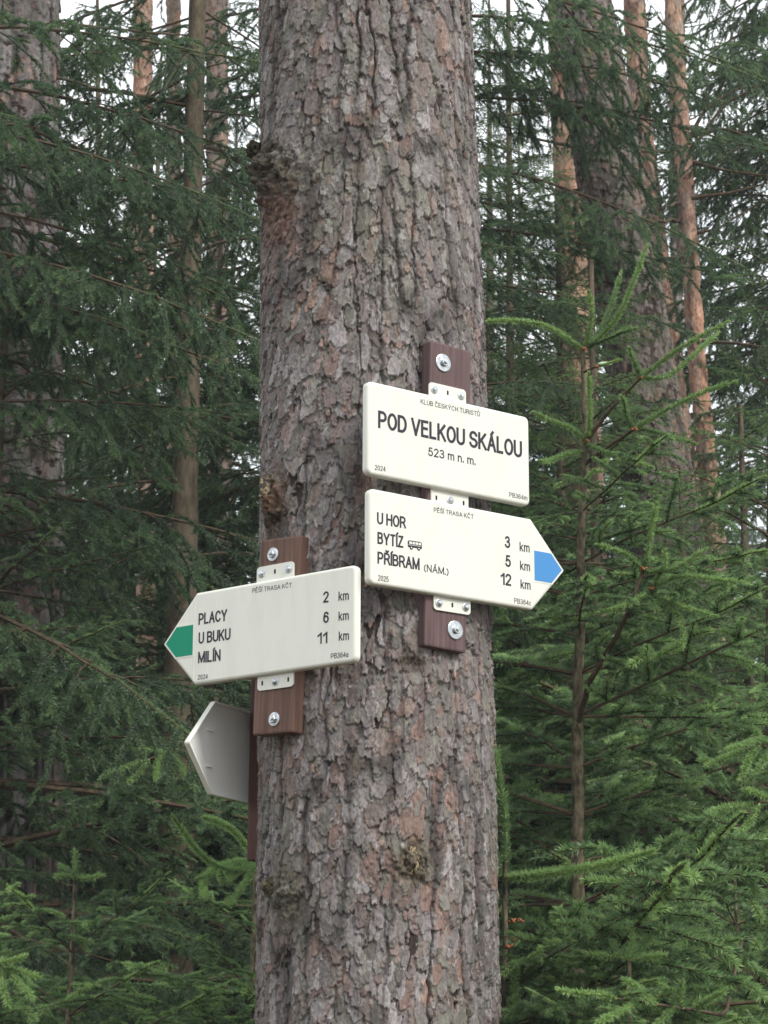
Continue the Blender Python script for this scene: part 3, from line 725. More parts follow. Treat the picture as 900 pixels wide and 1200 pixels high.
def branch_mesh(name, seed, L, droop, lat, spacing, dens, nl, nw, sub=.045, hang=.25, tone=.35, tip=.3, bare=.12, rise=0., dia=False, mats=None, tipup=.0, thick=.012):
    """a spruce bough along +x: main axis, side twigs left and right, their own side shoots, needles on all of them"""
    fo = Foliage(seed, nl, nw, dia); rg = fo.rg
    n = 14; s = np.linspace(0, 1, n)
    P = np.stack([L * s, np.cumsum(rg.normal(0, .006 * L, n)), L * (rise * s - droop * s ** 1.6 + tipup * s ** 3)], 1); P[0, 1] = 0
    fo.tube(P, thick, .002, 5)
    fo.needles(P, dens, tone + tip, f0=.62)
    k = 0; t = bare
    while t < .985:
        p = np.array([np.interp(t, s, P[:, c]) for c in range(3)]); q = np.array([np.interp(min(1, t + .03), s, P[:, c]) for c in range(3)])
        D = q - p; D /= np.linalg.norm(D) + 1e-9
        sd_ = 1 if k % 2 else -1; k += 1
        side = np.cross(np.array([0, 0, 1.]), D) * sd_
        env = min(1, (t - bare) / .25 + .35) * (1 - t) ** .65
        l = max(.05, lat * env * rg.uniform(.65, 1.15))
        an = R_(rg.uniform(42, 66)); d = D * math.cos(an) + side * math.sin(an) + np.array([0, 0, rg.normal(0, .12)])
        C = curve(p, d, l, hang * rg.uniform(.5, 1.3), 6, rg, .015)
        fo.tube(C, .0015 + l * .006, .0010, 3)
        fo.needles(C, dens, tone + tip * .4, f0=.25 if l > .25 else 0)
        m = 0; x = .14 + rg.random() * .05
        while x < .96:
            pp = np.array([np.interp(x, np.linspace(0, 1, 6), C[:, c]) for c in range(3)]); qq = np.array([np.interp(min(1, x + .05), np.linspace(0, 1, 6), C[:, c]) for c in range(3)])
            E = qq - pp; E /= np.linalg.norm(E) + 1e-9; sm = 1 if m % 2 else -1; m += 1
            sd2 = np.cross(np.array([0, 0, 1.]), E) * sm
            a2 = R_(rg.uniform(40, 62)); d2 = E * math.cos(a2) + sd2 * math.sin(a2) + np.array([0, 0, rg.normal(-hang * .25, .30)])
            l2 = max(.045, l * .42 * (1 - x * .5) * rg.uniform(.7, 1.15))
            c2 = curve(pp, d2, l2, hang * .8 * rg.random(), 3)
            fo.tube(c2, .0014, .0008, 3)
            fo.needles(c2, dens, tone + tip * rg.uniform(.0, 1.0))
            if l2 > .10:                                   # forked side shoots
                for ff in (.35, .6):
                    p3 = c2[0] * (1 - ff) + c2[-1] * ff; e3 = c2[-1] - c2[0]; e3 /= np.linalg.norm(e3)
                    for s3 in (-1, 1):
                        d3 = e3 * .7 + np.cross(np.array([0, 0, 1.]), e3) * s3 * .7 + np.array([0, 0, rg.normal(-.1, .15)])
                        c3 = curve(p3, d3, l2 * rg.uniform(.35, .55), hang * .4, 2); fo.needles(c3, dens, tone + tip * rg.uniform(.2, 1.1))
            x += sub / l
        t += spacing / L * rg.uniform(.75, 1.25)
    return fo.mesh(name, mats or [M_twig, M_needle_old])

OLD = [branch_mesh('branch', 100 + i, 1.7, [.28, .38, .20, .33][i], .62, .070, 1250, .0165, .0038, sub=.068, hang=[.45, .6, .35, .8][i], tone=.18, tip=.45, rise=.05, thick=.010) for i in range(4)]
MID = [branch_mesh('branch', 200 + i, 1.0, [.12, .2, .05, .15][i], .42, .058, 1900, .0150, .0028, sub=.078, hang=[.25, .35, .2, .3][i], tone=.28, tip=.55, rise=.10, mats=[M_twig, M_needle]) for i in range(4)]
MIDD = [m.copy() for m in MID]
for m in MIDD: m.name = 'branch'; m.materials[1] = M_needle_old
YNG = [branch_mesh('branch', 300 + i, .50, [.02, .10, .0][i], .24, .050, 3300, .0140, .0021, sub=.070, hang=.15, tone=.28, tip=.72, rise=.22, bare=.12, dia=True, mats=[M_twig, M_needle], thick=.0032) for i in range(3)]

def bough(parent, meshes, P, az, pitch, scale, roll=0., k=None):
    o = bpy.data.objects.new('branch', meshes[random.randrange(len(meshes)) if k is None else k % len(meshes)]); col.objects.link(o)
    o.parent = parent
    o.location = Vector(P) - parent.location
    o.rotation_euler = (roll, -pitch, az); o.scale = (scale,) * 3
    return o

def trunk_simple(parent, prof, mater, seed, seg=14, nz=90, lump=.05, name='trunk'):
    prof = np.array(sorted(prof)); zs = np.linspace(prof[0, 0], prof[-1, 0], nz); th = np.linspace(0, 2 * math.pi, seg, endpoint=False)
    cx = np.interp(zs, prof[:, 0], prof[:, 1]); cy = np.interp(zs, prof[:, 0], prof[:, 2]); r = np.interp(zs, prof[:, 0], prof[:, 3])
    TH, ZZ = np.meshgrid(th, zs, indexing='ij')
    rr = r[None] * (1 + lump * vnoise(TH / (2 * math.pi), ZZ, 8, 14, 1.0, seed) + lump * vnoise(TH / (2 * math.pi), ZZ, 12, 50, 1.0, seed + 1))
    V = np.stack([cx[None] + rr * np.cos(TH), cy[None] + rr * np.sin(TH), ZZ], -1).reshape(-1, 3) - np.array(parent.location)
    I = np.arange(seg * nz).reshape(seg, nz); J = np.roll(I, -1, 0)
    F = np.stack([I[:, :-1], J[:, :-1], J[:, 1:], I[:, 1:]], -1).reshape(-1, 4)
    return link(name, np_mesh(name, V, F, True), parent, [mater])

def spruce(pxs, Y, height, r0, label, group, z0=.6, blen=(1.0, 1.9), step=.30, per=5, meshes=None, seed=0, radii=None, pitch=(-.25, .15), clear=False):
    """pxs: list of (px, py) on the trunk's centre line, or (x,) metres"""
    random.seed(seed)
    if len(pxs) == 1: line = lambda z: pxs[0][0]
    else:
        a, b = at(*pxs[0], Y), at(*pxs[-1], Y); line = lambda z: a[0] + (b[0] - a[0]) * (z - a[2]) / (b[2] - a[2])
    x0 = line(0); gz = gz_at(x0, Y)
    o = empty('spruce_tree', (x0, Y, gz), 0, label, 'tree', group)
    rad = lambda z: max(.01, r0 * (1 - z / height) + .008)
    if radii: rad = lambda z: float(np.interp(z, [q[0] for q in radii], [q[1] for q in radii]))
    trunk_simple(o, [(gz - .05, x0, Y, r0 * 1.25)] + [(z, line(z), Y, rad(z)) for z in np.linspace(.4, height, 12)], M_spbark, seed)
    z = z0; k = 0
    while z < height - (.07 if meshes in (MID, MIDD) else .3):
        f = (z - z0) / (height - z0)
        bl = (blen[1] * (1 - f) + blen[0] * .4 * f) if f > .5 else blen[0] + (blen[1] - blen[0]) * min(1, f * 3)
        bl = bl * (1 - max(0, f - .6) * 1.2)
        a0 = random.random() * 6.28
        for i in range(per):
            az = a0 + i * 6.283 / per + random.uniform(-.35, .35)
            if clear and math.sin(az) < -.35 and 2.2 < z < 5.5: az = -az
            zz = z + random.uniform(-step / 2, step / 2) * .8
            L0 = 1.7 if (meshes or OLD) is OLD else (1.0 if meshes in (MID, MIDD) else .5)
            bough(o, meshes or OLD, (line(zz) + math.cos(az) * rad(zz) * .6, Y + math.sin(az) * rad(zz) * .6, zz), az, random.uniform(*pitch) + .3 * f, bl / L0 * random.uniform(.75, 1.15), random.uniform(-.15, .15)); k += 1
        z += step * random.uniform(.8, 1.2)
    return o

FAR = 'spruces of the forest behind the signs'
s_slim = spruce([(229, 100), (209, 900)], 8.2, 9.5, .115, 'spruce with a slim brown trunk standing left of the signs', None, z0=1.2, blen=(.8, 1.25), step=.36, per=3, seed=1, radii=[(0, .085), (2.8, .066), (3.4, .052), (4.2, .042), (5.1, .036), (13, .01)], clear=True)
spruce([(118, 600), (120, 900)], 13.2, 8.4, .07, 'spruce standing behind the leftmost orange trunk', None, z0=2.0, blen=(.9, 1.3), step=.33, per=4, seed=12)
spruce([(212, 600), (214, 900)], 13.8, 8.8, .05, 'spruce deep behind the slim spruce trunk', None, z0=2.0, blen=(.8, 1.1), step=.36, per=4, seed=13)
s_left = spruce([(-150, 600), (-155, 900)], 6.9, 7.5, .10, 'drooping spruce whose boughs reach in from the left edge', None, z0=.6, blen=(1.0, 1.5), step=.26, per=5, seed=2)
s_mid = spruce([(470, 600), (473, 900)], 8.6, 8.5, .06, 'spruce hidden behind the big pine, boughs showing on both sides', None, z0=.8, blen=(.8, 1.1), step=.30, per=5, seed=3)
s_right = spruce([(985, 300), (990, 900)], 11, 11, .13, 'dark spruce with hanging twigs at the upper right edge', None, z0=3.2, blen=(1.0, 1.5), step=.28, per=6, seed=4)
spruce([(540, 600), (540, 900)], 11.5, 9.5, .09, 'spruce between the big pine and the leaning pine', None, z0=.8, blen=(1.0, 1.4), step=.32, per=5, seed=5)
spruce([(905, 700), (905, 900)], 7.4, 4.6, .045, 'small bushy spruce at the right edge of the view', None, z0=.7, blen=(.8, 1.2), step=.17, per=5, meshes=MID, seed=6)
spruce([(20, 600), (20, 900)], 12, 8, .08, 'spruce behind the grey pine on the left', None, z0=.8, blen=(.9, 1.3), step=.32, per=5, seed=7)
spruce([(330, 600), (330, 900)], 12.5, 9.5, .10, 'spruce standing deep behind the left board', None, z0=.8, blen=(1.3, 1.8), step=.34, per=5, seed=8)
spruce([(745, 600), (748, 900)], 10.2, 5.2, .05, 'half-grown spruce below the leaning pine', None, z0=.7, blen=(.9, 1.3), step=.20, per=5, meshes=MID, seed=9)
# boughs the photograph shows one by one, crossing the trunks
def extra(tree, lst, meshes=OLD):
    for j, (px, py, Y, az, pi_, sc_) in enumerate(lst):
        bough(tree, meshes, at(px, py, Y), az, pi_, sc_, .1 * (j % 3 - 1), j)
extra(s_mid, [(480, -30, 8.5, -.1, -.12, .9), (480, 40, 8.5, .15, -.15, .7), (482, 215, 8.5, .25, -.1, .7), (480, 60, 8.5, -.25, -.05, .80), (480, 115, 8.5, -.12, .02, .95), (485, 190, 8.5, -.35, -.12, .85), (480, 260, 8.5, -.2, -.1, .80), (480, 20, 8.5, -.4, -.1, .9), (480, 330, 8.5, -.3, -.05, .7)])
extra(s_mid, [(400, py_, 8.6, 3.14 + dz_, -.15, .78) for py_, dz_ in [(0, .2), (50, -.1), (110, .3), (170, 0), (230, -.2), (290, .25), (350, .1), (410, -.15), (470, .2), (540, 0)]])
extra(s_slim, [(228, -20, 8.2, 3.3, -.3, .75), (228, -40, 8.2, 2.8, -.35, .7), (228, 5, 8.2, .5, -.3, .55), (228, 60, 8.1, -1.6, -.4, .35), (227, 145, 8.1, -1.9, -.5, .35), (226, 200, 8.2, 3.0, -.25, .6), (226, 285, 8.2, 3.3, -.25, .6), (224, 190, 8.2, .3, -.3, .5), (226, 85, 8.2, 2.7, -.3, .7), (226, 20, 8.2, 3.1, -.2, .55), (226, 60, 8.2, 3.5, -.15, .6), (226, 110, 8.2, 2.9, -.3, .6), (225, 170, 8.2, 3.4, -.2, .55), (225, 250, 8.2, 3.2, -.1, .62), (225, 330, 8.2, 3.6, -.2, .6),
               (226, 40, 8.2, .1, -.2, .5), (226, 130, 8.2, -.2, -.1, .5), (224, 240, 8.2, .2, -.3, .5), (222, 380, 8.2, -.1, -.2, .5), (220, 440, 8.2, 3.4, -.2, .6), (216, 560, 8.2, 3.3, -.1, .6)])
extra(s_left, [(-120, 40, 6.9, -.1, .10, .75), (-120, 120, 6.9, .1, -.05, .85), (-120, 190, 6.8, -.2, -.05, .8), (-120, 250, 6.9, .05, -.05, .9), (-120, 330, 6.8, -.1, -.1, .9), (-110, 155, 6.7, -.3, -.02, .7), (-110, 225, 6.6, .15, -.1, .75), (-110, 285, 6.7, -.25, -.1, .8), (-110, 90, 6.8, .2, .05, .9)])
extra(s_right, [(1010, py_, 10.6, az_, pi__, sc__) for py_, az_, pi__, sc__ in [(-60, 3.2, -.35, .8), (-20, 3.4, -.3, .85), (40, 3.1, -.25, .75), (90, 3.5, -.3, .8), (140, 3.2, -.2, .8), (200, 3.6, -.25, .85), (260, 3.1, -.2, .8), (320, 3.4, -.2, .85), (380, 3.2, -.1, .8), (-100, 3.3, -.3, .9)]])
HG = 'half-grown spruces under the tall pines'
for j, (px, py, Y, lb) in enumerate([(150, 335, 9.3, 'half-grown spruce in front of the leftmost orange trunk'), (258, 300, 9.0, 'half-grown spruce between the slim spruce trunk and the left board'), (70, 400, 8.8, 'half-grown spruce beside the grey pine on the left'), (5, 400, 6.9, 'half-grown spruce growing in front of the grey pine on the left'),
        (655, 330, 8.6, 'half-grown spruce just left of the leaning pine'), (596, 70, 9.7, 'half-grown spruce close to the right edge of the big pine'), (870, 560, 8.7, 'half-grown spruce right of the slender orange trunks'), (800, 640, 8.3, 'half-grown spruce in front of the foot of the orange trunks'), (694, 395, 8.0, 'half-grown spruce with its top against the leaning pine')]):
    a = at(px, py, Y); hgt = float(a[2])
    spruce([(float(a[0]),)], Y, hgt + .3, .04, lb, None, z0=.8, blen=(.85, 1.2), step=.16, per=6, meshes=MIDD if px < 400 else MID, seed=70 + j, pitch=(-.3, .05))
rg0 = random.Random(9)
for i in range(15):
    Y = 15 + (i % 5) * 3.4 + rg0.uniform(-1, 1); px = -80 + 1060 * ((i * 0.618) % 1) 
    x = at(px, 600, Y)[0]
    hgt = 1.6 + Y * (.42 if (780 < px < 870 or 70 < px < 150) else .49) + rg0.uniform(-.6, .6)
    spruce([(x,)], Y, hgt, .10, 'one of the dense spruces massed in the forest behind', FAR, z0=.5, blen=(1.6, 2.3), step=.40, per=5, seed=30 + i)

# ------------------------------------------------------------------ other pines
PINES = []
def pine_tree(edges, Y, pal, label, seed, nfl, fw, fl, thick, nu=150, nv=560, top=13, group=None):
    """edges: (py, left px, right px)"""
    pr = []
    for py, xl, xr in edges:
        a, b = at(xl, py, Y), at(xr, py, Y); pr.append(((a[2] + b[2]) / 2, (a[0] + b[0]) / 2, Y, (b[0] - a[0]) / 2))
    pr.sort()
    (z1, x1, _, r1), (z2, x2, _, r2) = pr[0], pr[-1]; sl = (x2 - x1) / (z2 - z1)
    xb = x1 - sl * z1 * .7
    pr = [(0, xb, Y, r1 * 1.3), (z1 * .5, x1 - sl * z1 * .45, Y, r1 * 1.1)] + pr + [(top, x2 + sl * (top - z2), Y, r2 * .6)]
    o = empty('pine_tree', (xb, Y, gz_at(xb, Y)), 0, label, 'tree', group)
    z_lo, z_hi = z1 - .2, z2 + .2
    zs = np.concatenate([np.linspace(-.1, z_lo, 12, endpoint=False), np.linspace(z_lo, z_hi, nv, endpoint=False), np.linspace(z_hi, top, 14)])
    PINES.append((o, edges, Y))
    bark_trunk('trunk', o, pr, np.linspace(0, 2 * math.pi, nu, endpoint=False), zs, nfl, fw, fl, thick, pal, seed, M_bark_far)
    return o
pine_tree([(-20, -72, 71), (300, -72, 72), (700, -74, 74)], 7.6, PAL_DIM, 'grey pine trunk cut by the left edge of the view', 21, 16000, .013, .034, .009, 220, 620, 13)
pine_tree([(-20, 648, 713), (130, 664, 742), (300, 690, 770), (620, 738, 822), (900, 782, 872)], 9.0, PAL_BROWN, 'large brown pine leaning left behind the young spruce', 22, 24000, .010, .019, .007, 220, 800, 13)
pine_tree([(-20, 641, 680), (290, 652, 692), (500, 664, 704)], 9.9, PAL_ORANGE, 'orange pine trunk peeping out left of the large leaning pine', 23, 1800, .028, .05, .008, 90, 320)
pine_tree([(-20, 729, 755), (150, 740, 764), (400, 771, 796), (600, 800, 826)], 10.4, PAL_ORANGE, 'orange pine trunk just right of the large leaning pine', 24, 1800, .028, .05, .008, 70, 320)
pine_tree([(-20, 777, 797), (300, 799, 818), (430, 807, 828), (625, 826, 849)], 10.1, PAL_ORANGE, 'rightmost of the slender orange pine trunks', 25, 1800, .028, .05, .008, 70, 320)
pine_tree([(-20, 783, 803), (370, 785, 800), (500, 786, 802)], 20, PAL_BROWN, 'thin dark trunk far behind between the orange pines', 26, 700, .03, .06, .01, 50, 220)
pine_tree([(-20, 156, 178), (340, 158, 180), (600, 160, 183)], 10.3, PAL_ORANGE, 'leftmost orange pine trunk seen against the bright sky', 27, 1500, .03, .05, .009, 60, 300)
pine_tree([(-20, 195, 211), (300, 196, 213), (600, 197, 216)], 10.9, PAL_PINK, 'thin orange-grey pine trunk left of the slim spruce trunk', 28, 1000, .03, .05, .009, 50, 260)
pine_tree([(-20, 240, 266), (300, 242, 268), (600, 244, 272)], 10.6, PAL_PINK, 'pinkish grey pine trunk right of the slim spruce trunk', 29, 1200, .03, .05, .009, 60, 260)

def stub(parent, P0, P1, r, name='branch_stub'):
    fo = Foliage(int(P0[0] * 100) % 50 + 3); P = np.array([np.array(P0) * (1 - t) + np.array(P1) * t for t in np.linspace(0, 1, 6)]); P[1:] += fo.rg.normal(0, r * .5, (5, 3)); P[:, 2] -= np.linspace(0, 1, 6) ** 2 * r * 2
    fo.tube(P, r, r * .45, 7); me = fo.mesh(name, [M_spbark]); me.transform(Matrix.Translation(-parent.location)); return link(name, me, parent)
rs = random.Random(5)
for o, cl, Y in PINES:
    for _ in range(5):
        py = rs.uniform(10, 560); px = float(np.interp(py, [c[0] for c in cl], [(c[1] + c[2]) / 2 for c in cl])); hw = float(np.interp(py, [c[0] for c in cl], [(c[2] - c[1]) / 2 for c in cl]))
        sd_ = rs.choice((-1, 1)); l = rs.uniform(.5, 2.6) * max(hw, 12)
        stub(o, at(px + sd_ * hw * .6, py, Y - .01), at(px + sd_ * (hw + l), py - rs.uniform(-.3, .6) * l, Y - rs.uniform(0, .15)), rs.uniform(.006, .014))
r4 = PINES[4][0]
for pts in [((806, 185), (828, 150), (852, 118), (900, 98)), ((806, 165), (826, 128), (862, 104), (893, 100)), ((808, 160), (850, 150), (905, 172)), ((812, 190), (850, 200), (900, 206)), ((803, 62), (790, 40), (770, 20)), ((810, 232), (858, 226), (900, 214)), ((822, 400), (862, 402), (905, 408))]:
    for k in range(1):
        P = [(a, b, 10.0 - .03 * i) for i, (a, b) in enumerate(pts)]; W = np.array([at(*p) for p in P]); q = np.linspace(0, 1, 14); t = np.linspace(0, 1, len(W))
        Q = np.stack([np.interp(q, t, W[:, c]) for c in range(3)], 1); Q[1:-1] = (Q[:-2] + Q[1:-1] * 2 + Q[2:]) / 4
        fo = Foliage(int(pts[0][1])); fo.tube(Q, .011, .003, 6)
        for m in range(5):
            i = 4 + 2 * m; d = Q[i] - Q[i - 1]; d /= np.linalg.norm(d); d = d + np.array([0, 0, fo.rg.normal(0, .9)]); C = curve(Q[min(i, 13)], d, fo.rg.uniform(.1, .25), .1, 4, fo.rg, .05); fo.tube(C, .003, .001, 3)
        me = fo.mesh('dead_branch', [M_twig]); me.transform(Matrix.Translation(-r4.location)); link('dead_branch', me, r4)

# ------------------------------------------------------------------ young spruces near the sign post tree
def px_path(pts, n=6):
    """pts: (px, py, Y) control points -> world polyline"""
    return np.array([at(*p) for p in pts])

def shoot_part(parent, pts, r=.0028, tone=.9, dens=5600, nl=.0130, nw=.0020, seed=1, name='shoot', ang=(40, 72), f0=0.):
    fo = Foliage(seed, nl, nw, True); P = px_path(pts)
    # resample smoothly
    t = np.linspace(0, 1, len(P)); q = np.linspace(0, 1, 12); Q = np.stack([np.interp(q, t, P[:, c]) for c in range(3)], 1)
    Q[1:-1] = (Q[:-2] + Q[1:-1] * 2 + Q[2:]) / 4
    ln = float(np.linalg.norm(Q[-1] - Q[0])); bv = fo.rg.normal(0, .035, 3) * ln; Q += np.sin(np.linspace(0, math.pi, 12))[:, None] * bv + np.sin(np.linspace(0, 2 * math.pi, 12))[:, None] * fo.rg.normal(0, .012, 3) * ln
    fo.tube(Q, r, r * .45, 6); fo.needles(Q, dens * .55, tone, ang=ang, f0=f0, up=.2); fo.needles(Q, dens * .45, tone - .12, nl=nl * .78, ang=(25, 80), f0=f0, up=.1, flat=1)
    me = fo.mesh(name, [M_stem if tone < .65 else M_green_stem, M_needle]); me.transform(Matrix.Translation(-parent.location))
    return link(name, me, parent)

def stem_part(parent, pts, r0, r1, name='trunk', mater=None, seg=10):
    P = px_path(pts); fo = Foliage(3); n = max(14, len(P) * 5); t = np.linspace(0, 1, len(P)); q = np.linspace(0, 1, n)
    Q = np.stack([np.interp(q, t, P[:, c]) for c in range(3)], 1); Q[1:-1] += fo.rg.normal(0, r0 * .06, (n - 2, 3))
    fo.tube(Q, r0, r1, seg); me = fo.mesh(name, [mater or M_stem]); me.transform(Matrix.Translation(-parent.location))
    me.polygons.foreach_set('use_smooth', [True] * len(me.polygons))
    return link(name, me, parent)

def bud(parent, px, py, Y, r=.006, n=4):
    """cluster of orange-brown bud scales at a node"""
    V = []; F = []; rg = random.Random(int(px * 7 + py)); c = at(px, py, Y) - np.array(parent.location)
    for i in range(n + 2):
        a = rg.random() * 6.28; d = Vector((math.cos(a), math.sin(a), rg.uniform(-.3, .9))).normalized(); b = len(V)
        s = d.cross(Vector((0, 0, 1))).normalized(); u = d.cross(s)
        p = Vector(c) + d * r * .5
        V.append(p - d * r * .8)
        for k in range(6): t = k / 6 * 6.283; V.append(p + (s * math.cos(t) + u * math.sin(t)) * r * .62)
        V.append(p + d * r * 1.5)
        F += [(b, b + 1 + (k + 1) % 6, b + 1 + k) for k in range(6)] + [(b + 7, b + 1 + k, b + 1 + (k + 1) % 6) for k in range(6)]
    return link('bud', py_mesh('bud', V, F, True), parent, [M_bud])

# main young spruce, right of the trunk
Y1 = 5.3
b0 = at(676, 1200, Y1)
ys = empty('young_spruce', (b0[0], Y1, 0), 0, 'young spruce with bright new shoots and bare brown stem right of the signs', 'tree')
def base_pt(px, Y): a = at(px, 1200, Y); return a
# stem down to the ground
def down(parent, px, py, Y, r0, r1):
    a = at(px, py, Y); fo = Foliage(5); Q = np.array([[a[0], Y, z] for z in np.linspace(-.03, a[2], 12)]); Q[:, :2] += np.linspace(1, 0, 12)[:, None] * (np.array(parent.location)[:2] - a[:2])
    fo.tube(Q, r0, r1, 10); me = fo.mesh('lower_trunk', [M_stem]); me.transform(Matrix.Translation(-parent.location)); return link('lower_trunk', me, parent)
stem_part(ys, [(675, 1200, Y1), (677, 1000, Y1), (677, 850, Y1), (681, 700, Y1), (682, 600, Y1), (687, 517, Y1), (683, 412, Y1)], .0165, .0062)
down(ys, 675, 1200, Y1, .024, .0165)
SH = [
    # from the top whorl
    ([(683, 410, 5.3), (640, 392, 5.22), (565, 377, 5.12)], .95), ([(687, 405, 5.3), (697, 375, 5.25), (690, 342, 5.22)], .95),
    ([(690, 408, 5.3), (715, 375, 5.25), (735, 340, 5.2), (758, 288, 5.15)], .85), ([(692, 405, 5.3), (712, 360, 5.35), (728, 318, 5.4)], .6),
    ([(688, 407, 5.3), (720, 395, 5.2), (745, 385, 5.15)], .6),
    # middle whorl
    ([(688, 515, 5.3), (692, 478, 5.22), (690, 437, 5.18)], .95), ([(686, 516, 5.3), (655, 497, 5.2), (625, 483, 5.15)], .8),
    ([(751, 443, 5.2), (795, 412, 5.15), (853, 377, 5.1)], .9), ([(751, 443, 5.2), (790, 432, 5.25), (842, 390, 5.25)], .75), ([(751, 443, 5.2), (745, 425, 5.1), (738, 408, 5.05)], .7),
    ([(743, 503, 5.2), (790, 480, 5.15), (862, 447, 5.1)], .95), ([(743, 503, 5.2), (780, 515, 5.15), (815, 520, 5.1)], .6), ([(743, 503, 5.2), (735, 480, 5.1), (728, 465, 5.05)], .6),
    ([(686, 520, 5.3), (720, 535, 5.2), (765, 548, 5.1)], .7), ([(684, 530, 5.3), (650, 545, 5.2), (633, 540, 5.15)], .7),
    # upturned side leader
    ([(754, 667, 5.1), (762, 630, 5.06), (770, 590, 5.02)], .95), ([(754, 667, 5.1), (735, 650, 5.05), (700, 638, 5.0)], .85), ([(764, 690, 5.1), (778, 668, 5.05), (780, 645, 5.02)], .9),
    ([(756, 670, 5.1), (795, 665, 5.02), (828, 643, 4.98)], .85), ([(764, 690, 5.1), (810, 680, 5.0), (872, 682, 4.95)], .9), ([(764, 690, 5.1), (800, 705, 5.0), (840, 722, 4.95)], .85),
    ([(764, 690, 5.1), (735, 705, 5.02), (700, 718, 4.98)], .8), ([(762, 695, 5.1), (785, 720, 5.0), (800, 760, 4.95)], .7),
    ([(712, 705, 5.3), (680, 718, 5.2), (640, 722, 5.1)], .75), ([(690, 640, 5.3), (730, 628, 5.2), (770, 612, 5.15)], .6),
]
for i, (p, t) in enumerate(SH): shoot_part(ys, p, tone=t, seed=400 + i)
for a, b in [(((687, 517, 5.3), (715, 480, 5.25), (751, 443, 5.2)), .0055), (((684, 545, 5.3), (710, 525, 5.25), (743, 503, 5.2)), .0055),
             (((677, 850, 5.3), (690, 800, 5.22), (722, 748, 5.15), (742, 705, 5.1), (754, 667, 5.1)), .0075), (((735, 722, 5.12), (750, 702, 5.1), (764, 690, 5.1)), .0045)]:
    stem_part(ys, a, b, b * .6, 'branch', M_twig, 7)
for q in [(683, 409, 5.28), (711, 427, 5.2), (751, 443, 5.18), (743, 503, 5.18), (687, 517, 5.27), (754, 667, 5.08), (764, 690, 5.08)]: bud(ys, *q)
# pale unopened bud beside the top whorl
stem_part(ys, [(684, 436, 5.28), (700, 429, 5.2)], .003, .003, 'twig', M_twig, 6)
c = at(708.5, 426.5, 5.18); bud(ys, 699, 430, 5.18, .0045); o = shoot_part(ys, [(698, 431, 5.19), (712, 426, 5.17), (728, 421, 5.15)], tone=1.0, nl=.007, dens=5200, seed=480); blob('pale_bud', ys, c, .0085, (2.0, .7, .65), 9, mat('pale_bud_skin', (.45, .55, .38), .5)[0], 10, .06); o['label'] = 'pale swollen bud'
random.seed(12)
stemx = lambda py: np.interp(py, [412, 517, 600, 700, 850, 1000, 1200], [683, 687, 682, 681, 677, 677, 675])
for py, n, s in [(600, 3, .7), (660, 5, 1.0), (700, 4, 1.1), (745, 4, 1.0), (790, 5, 1.3), (840, 5, 1.3), (900, 4, 1.2), (955, 5, 1.45), (1010, 3, 1.2), (1060, 5, 1.5), (1130, 5, 1.5), (1190, 5, 1.6)]:
    a0 = random.random() * 6.28
    for i in range(n):
        az = a0 + i * 6.283 / n + random.uniform(-.3, .3)
        if math.sin(az) < -.3 and 850 < py < 1050: az = -az
        if math.cos(az) < -.1 and math.sin(az) < .25: az = math.pi - (.35 + .6 * random.random())     # keep the stem in view
        bough(ys, YNG, at(stemx(py) , py, Y1), az, random.uniform(-.15, .25), s * random.uniform(.8, 1.15), random.uniform(-.2, .2))

# young spruce against the trunk's right edge
Y3 = 5.05
b0 = at(590, 1200, Y3); y3 = empty('young_spruce', (b0[0], Y3, 0), 0, 'slender young spruce tip rising along the right edge of the big trunk', 'tree')
stem_part(y3, [(590, 1215, Y3), (592, 1100, Y3), (592, 1010, Y3)], .0072, .005, 'trunk', M_stem); down(y3, 590, 1215, Y3, .012, .0072)
for i, (p, t) in enumerate([([(592, 1012, Y3), (588, 950, Y3), (579, 872, Y3)], .8), ([(595, 1030, Y3), (650, 1024, 4.85), (710, 1010, 4.68), (765, 997, 4.55)], 1.0),
                            ([(600, 1205, 5.0), (601, 1165, 4.98), (602, 1128, 4.96)], .85), ([(605, 1155, 5.0), (625, 1140, 4.98), (640, 1128, 4.95)], .5)]):
    shoot_part(y3, p, tone=t, dens=5200, nl=.0205 if i == 1 else .0165, nw=.0024, seed=500 + i, r=.0035)
for q in [(600, 1080, 5.0), (610, 1079, 4.98), (601, 1102, 5.0), (597, 1110, 5.0), (596, 1029, 5.03)]: bud(y3, *q, r=.0065)
random.seed(14)
for py, n, s in [(1150, 4, .8), (1205, 5, 1.0)]:
    for i in range(n): bough(y3, YNG, at(591, py, Y3), random.uniform(-1.1, 1.3), random.uniform(-.1, .2), s * random.uniform(.8, 1.1))

